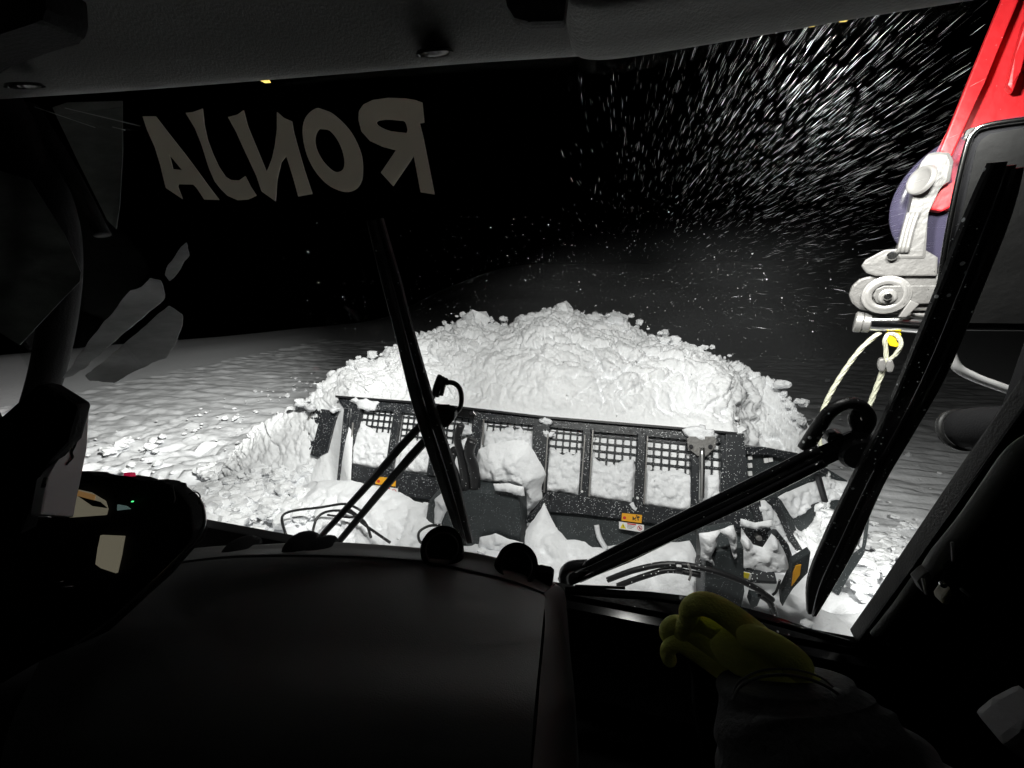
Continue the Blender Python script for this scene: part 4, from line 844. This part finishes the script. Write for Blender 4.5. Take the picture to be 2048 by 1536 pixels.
# ================================================================== person: gloved hand and sleeve
per = thing('person', 'driver arm in dark jacket and yellow green glove reaching forward', 'person', tuple(on(1600, 1530, DP(.5))))
def skin(name, chains, m, parent, sub=2):
    """chains share joints by key: verts {key:(pos, r)}, edges"""
    verts, edges = chains; me = bpy.data.meshes.new(name); keys = list(verts); idx = {k: i for i, k in enumerate(keys)}
    me.from_pydata([verts[k][0] for k in keys], [(idx[a], idx[b]) for a, b in edges], []); me.update()
    o = link(name, me, m, parent); md = o.modifiers.new('skin', 'SKIN'); md.use_smooth_shade = True
    sv = me.skin_vertices[0].data
    for k in keys:
        r = verts[k][1]; sv[idx[k]].radius = r if isinstance(r, tuple) else (r, r)
    sv[0].use_root = True
    s = o.modifiers.new('sub', 'SUBSURF'); s.levels = sub; s.render_levels = sub; return o
dp = lambda u, v, d: on(u, v, DP(d))
V = {'wr': (dp(1605, 1378, .50), .031), 'p1': (dp(1535, 1325, .52), .037), 'p2': (dp(1470, 1290, .54), .037), 'p3': (dp(1420, 1258, .565), .026),
     'fa': (dp(1668, 1440, .47), .032)}
E = [('wr', 'p1'), ('p1', 'p2'), ('p2', 'p3'), ('fa', 'wr')]
skin('glove', (V, E), M['glove'], per)
def finger(pts, r): 
    VV = {i: (dp(*p), q) for i, (p, q) in enumerate(zip(pts, r))}; skin('finger', (VV, [(i, i + 1) for i in range(len(pts) - 1)]), M['glove'], per)
finger([(1545, 1300, .515), (1462, 1232, .525), (1408, 1200, .54), (1378, 1214, .56), (1378, 1250, .575)], [.021, .0195, .0180, .0165, .0140])
finger([(1500, 1310, .535), (1436, 1258, .55), (1385, 1236, .575), (1362, 1256, .59), (1372, 1290, .595)], [.019, .0175, .0165, .0150, .0130])
finger([(1480, 1330, .55), (1404, 1276, .575), (1350, 1244, .60), (1330, 1258, .615), (1338, 1285, .62)], [.019, .0170, .0155, .0145, .0125])
finger([(1465, 1350, .555), (1400, 1306, .575), (1352, 1280, .595), (1332, 1300, .605), (1342, 1328, .61)], [.018, .0160, .0145, .0135, .0120])
finger([(1612, 1345, .49), (1560, 1300, .49), (1510, 1272, .495), (1470, 1272, .51)], [.021, .0195, .0170, .0140])
# joystick under the hand
tag(lathe('control_lever', dp(1420, 1400, .64), (dp(1400, 1270, .60) - dp(1420, 1400, .64)), [(.03, -.12), (.028, 0), (.022, .05), (.026, .10), (.001, .115)], M['cab'], None, 24), 'dark control lever grip under the gloved hand', 'lever')
for o_, d_, r_ in ((0, .43, .0016), (-12, .445, .0012)):
    rm = crv([dp(1466, 1400 + o_, d_), dp(1480, 1374 + o_, d_), dp(1520, 1354 + o_, d_), dp(1580, 1350 + o_, d_), dp(1640, 1366 + o_, d_), dp(1676, 1388 + o_ * .4, d_)], 8)
    bm = bmesh.new(); tube_bm(bm, rm, r_, 8); from_bm('cuff_binding', bm, M['grey'], per, True)
bm = bmesh.new(); ball_bm(bm, dp(1676, 1388, .44), .006, 3, (1, 1, 1), .1); from_bm('cuff_toggle', bm, M['cuff'], per, True)
# sleeve: folded cloth tube
def sleeve():
    A = crv([dp(1568, 1352, .505), dp(1582, 1400, .495), dp(1612, 1475, .475), dp(1650, 1560, .46), dp(1720, 1680, .43)], 14); bm = bmesh.new(); rings = []; seg = 64; n0 = len(A)
    for i, p in enumerate(A):
        d = (A[min(i + 1, n0 - 1)] - A[max(i - 1, 0)]).normalized(); a = (RT - d * RT.dot(d)).normalized(); b = d.cross(a); t = i / (n0 - 1)
        r0 = .074 + .07 * t; ring = []
        for k in range(seg):
            an = 2 * math.pi * k / seg; f = 1 + .034 * math.sin(t * 27 + 2.6 * math.sin(an + .8) + 2.2 * noise.noise(Vector((math.cos(an) * 1.2, math.sin(an) * 1.2, t * 4)))) + .05 * noise.noise(Vector((math.cos(an) * 1.5, math.sin(an) * 1.5, t * 5))) + .03 * abs(noise.noise(Vector((math.cos(an) * 2.5, math.sin(an) * 2.5, t * 9 + math.cos(an) * 2))))
            f *= [.70, .82, .93][i] if i < 3 else 1
            ring.append(bm.verts.new(p + (a * math.cos(an) * r0 + b * math.sin(an) * r0 * .8) * f))
        rings.append(ring)
    for x, y in zip(rings, rings[1:]):
        for k in range(seg): bm.faces.new((x[k], x[(k + 1) % seg], y[(k + 1) % seg], y[k]))
    bm.faces.new(rings[0]); bm.faces.new(rings[-1])
    o = from_bm('jacket_sleeve', bm, M['sleeve'], per, True); s = o.modifiers.new('s', 'SUBSURF'); s.levels = 1; s.render_levels = 1
sleeve(); settle(per)

# ================================================================== BLOWING SNOW: flakes stretched along the machine, motion streaks put into their shape, round grains low over the heap
def drift():
    bm = bmesh.new(); n = 0; rnd = random.Random(3)
    def flake(p, d, l, r):
        d = d.normalized(); a = d.orthogonal().normalized(); b = d.cross(a)
        A = bm.verts.new(p - d * l / 2); Z = bm.verts.new(p + d * l / 2); m = [bm.verts.new(p + (a * math.cos(k * 2.094) + b * math.sin(k * 2.094)) * r) for k in range(3)]
        for k in range(3): bm.faces.new((A, m[k], m[(k + 1) % 3])); bm.faces.new((Z, m[(k + 1) % 3], m[k]))
    while n < 3600:
        y = rnd.uniform(1.9, 6.8)
        u = rnd.gauss(1520, 230); v = rnd.gauss(320, 190)
        if not (1100 < u < 1990 and -30 < v < 660): continue
        if rnd.random() > min(1, ((u - 1060 + .25 * (v - 300)) / 380)): continue
        p = on(u, v, YP(y)); r = .00033 * y ** .5 * min(3.4, rnd.lognormvariate(-.75, .75)); l = rnd.uniform(.05, .20) * (.4 + y * .22)
        d = Vector((rnd.gauss(.02, .035), 1, rnd.gauss(-.03, .045)))
        flake(p, d, l, r); n += 1
    for k in range(2600):
        y = rnd.uniform(2.0, 6.8); u = rnd.gauss(1260, 310); v = rnd.gauss(620, 95)
        if not (560 < u < 1900 and 380 < v < 860): continue
        p = on(u, v, YP(y)); r = .0010 * y ** .6 * min(2.4, rnd.lognormvariate(-.5, .5))
        flake(p, Vector((rnd.gauss(0, 1), rnd.gauss(0, 1), rnd.gauss(0, 1))), r * 2.4, r)
    o = from_bm('blowing_snow', bm, M['snow']); o['kind'] = 'stuff'; tag(o, 'white snow flakes, some stretched into motion streaks, blowing through the lamp light', 'snowfall')
drift()
# work light housings on the roof edge, just above the view
for k, a in enumerate(LIGHTS):
    t = Vector(a[3:6]) - Vector(a[:3]); t.normalize(); c = Vector(a[:3]) - t * .03
    o = thing('roof_work_light', 'black work light on the roof edge, number %s from the left' % ['first', 'second', 'third', 'fourth'][k], 'work light', tuple(c), 'roof work lights')
    lathe('light_shell', c, t, [(.045, .0), (.043, -.02), (.036, -.05), (.02, -.07), (.001, -.07)], M['cab'], o, 24); settle(o)

# frozen droplets stuck to the outside of the glass
def droplets():
    bm = bmesh.new(); rnd = random.Random(11)
    for k in range(520):
        u = rnd.gauss(1250, 330); v = rnd.gauss(880, 140)
        if k % 4 == 0: t = rnd.random(); u = 1960 - 330 * t + rnd.uniform(-40, 40); v = 420 + 780 * t
        if not (500 < u < 1990 and 250 < v < 1180): continue
        r = .0006 * rnd.lognormvariate(0, .45) + .0002
        ball_bm(bm, on(u, v, W(.004)), r, 1, (1, .6, 1))
    o = from_bm('glass_droplets', bm, M['snow'], None, True); o['kind'] = 'stuff'; tag(o, 'tiny frozen droplets stuck on the outside of the windscreen', 'droplets')
droplets()
# cloud of powder hanging in the light behind and right of the heap
def mist():
    bm = bmesh.new(); bmesh.ops.create_icosphere(bm, subdivisions=3, radius=1)
    c = on(1430, 680, YP(6.2))
    for v in bm.verts: v.co = Vector((v.co.x * 4.2, v.co.y * 1.6, v.co.z * 1.8)) + c
    m, N, L, p = new_mat('powder_cloud'); N.remove(p); pv = N.new('ShaderNodeVolumePrincipled'); pv.inputs['Color'].default_value = (.9, .92, .95, 1)
    tc = N.new('ShaderNodeTexCoord'); nz = N.new('ShaderNodeTexNoise'); nz.inputs['Scale'].default_value = .9; nz.inputs['Detail'].default_value = 3
    mp = N.new('ShaderNodeMapping'); mp.inputs['Scale'].default_value = (1 / 4.2, 1 / 1.6, 1 / 1.8)
    mp.inputs['Location'].default_value = (-c.x / 4.2, -c.y / 1.6, -c.z / 1.8)
    ln = N.new('ShaderNodeVectorMath'); ln.operation = 'LENGTH'; L.new(tc.outputs['Object'], mp.inputs['Vector']); L.new(mp.outputs[0], ln.inputs[0]); L.new(tc.outputs['Object'], nz.inputs['Vector'])
    mr = N.new('ShaderNodeMapRange'); mr.inputs['From Min'].default_value = 1; mr.inputs['From Max'].default_value = .1; mr.inputs['To Max'].default_value = .80; L.new(ln.outputs['Value'], mr.inputs['Value'])
    mm = N.new('ShaderNodeMath'); mm.operation = 'MULTIPLY'; sq = N.new('ShaderNodeMath'); sq.operation = 'POWER'; sq.inputs[1].default_value = 2.0; L.new(mr.outputs[0], sq.inputs[0]); L.new(sq.outputs[0], mm.inputs[0]); L.new(nz.outputs[0], mm.inputs[1]); L.new(mm.outputs[0], pv.inputs['Density']); L.new(pv.outputs[0], N['Material Output'].inputs['Volume'])
    o = from_bm('snow_mist', bm, m, None, True); o['kind'] = 'stuff'; tag(o, 'thin grey cloud of snow powder hanging behind the heap', 'mist')
mist()
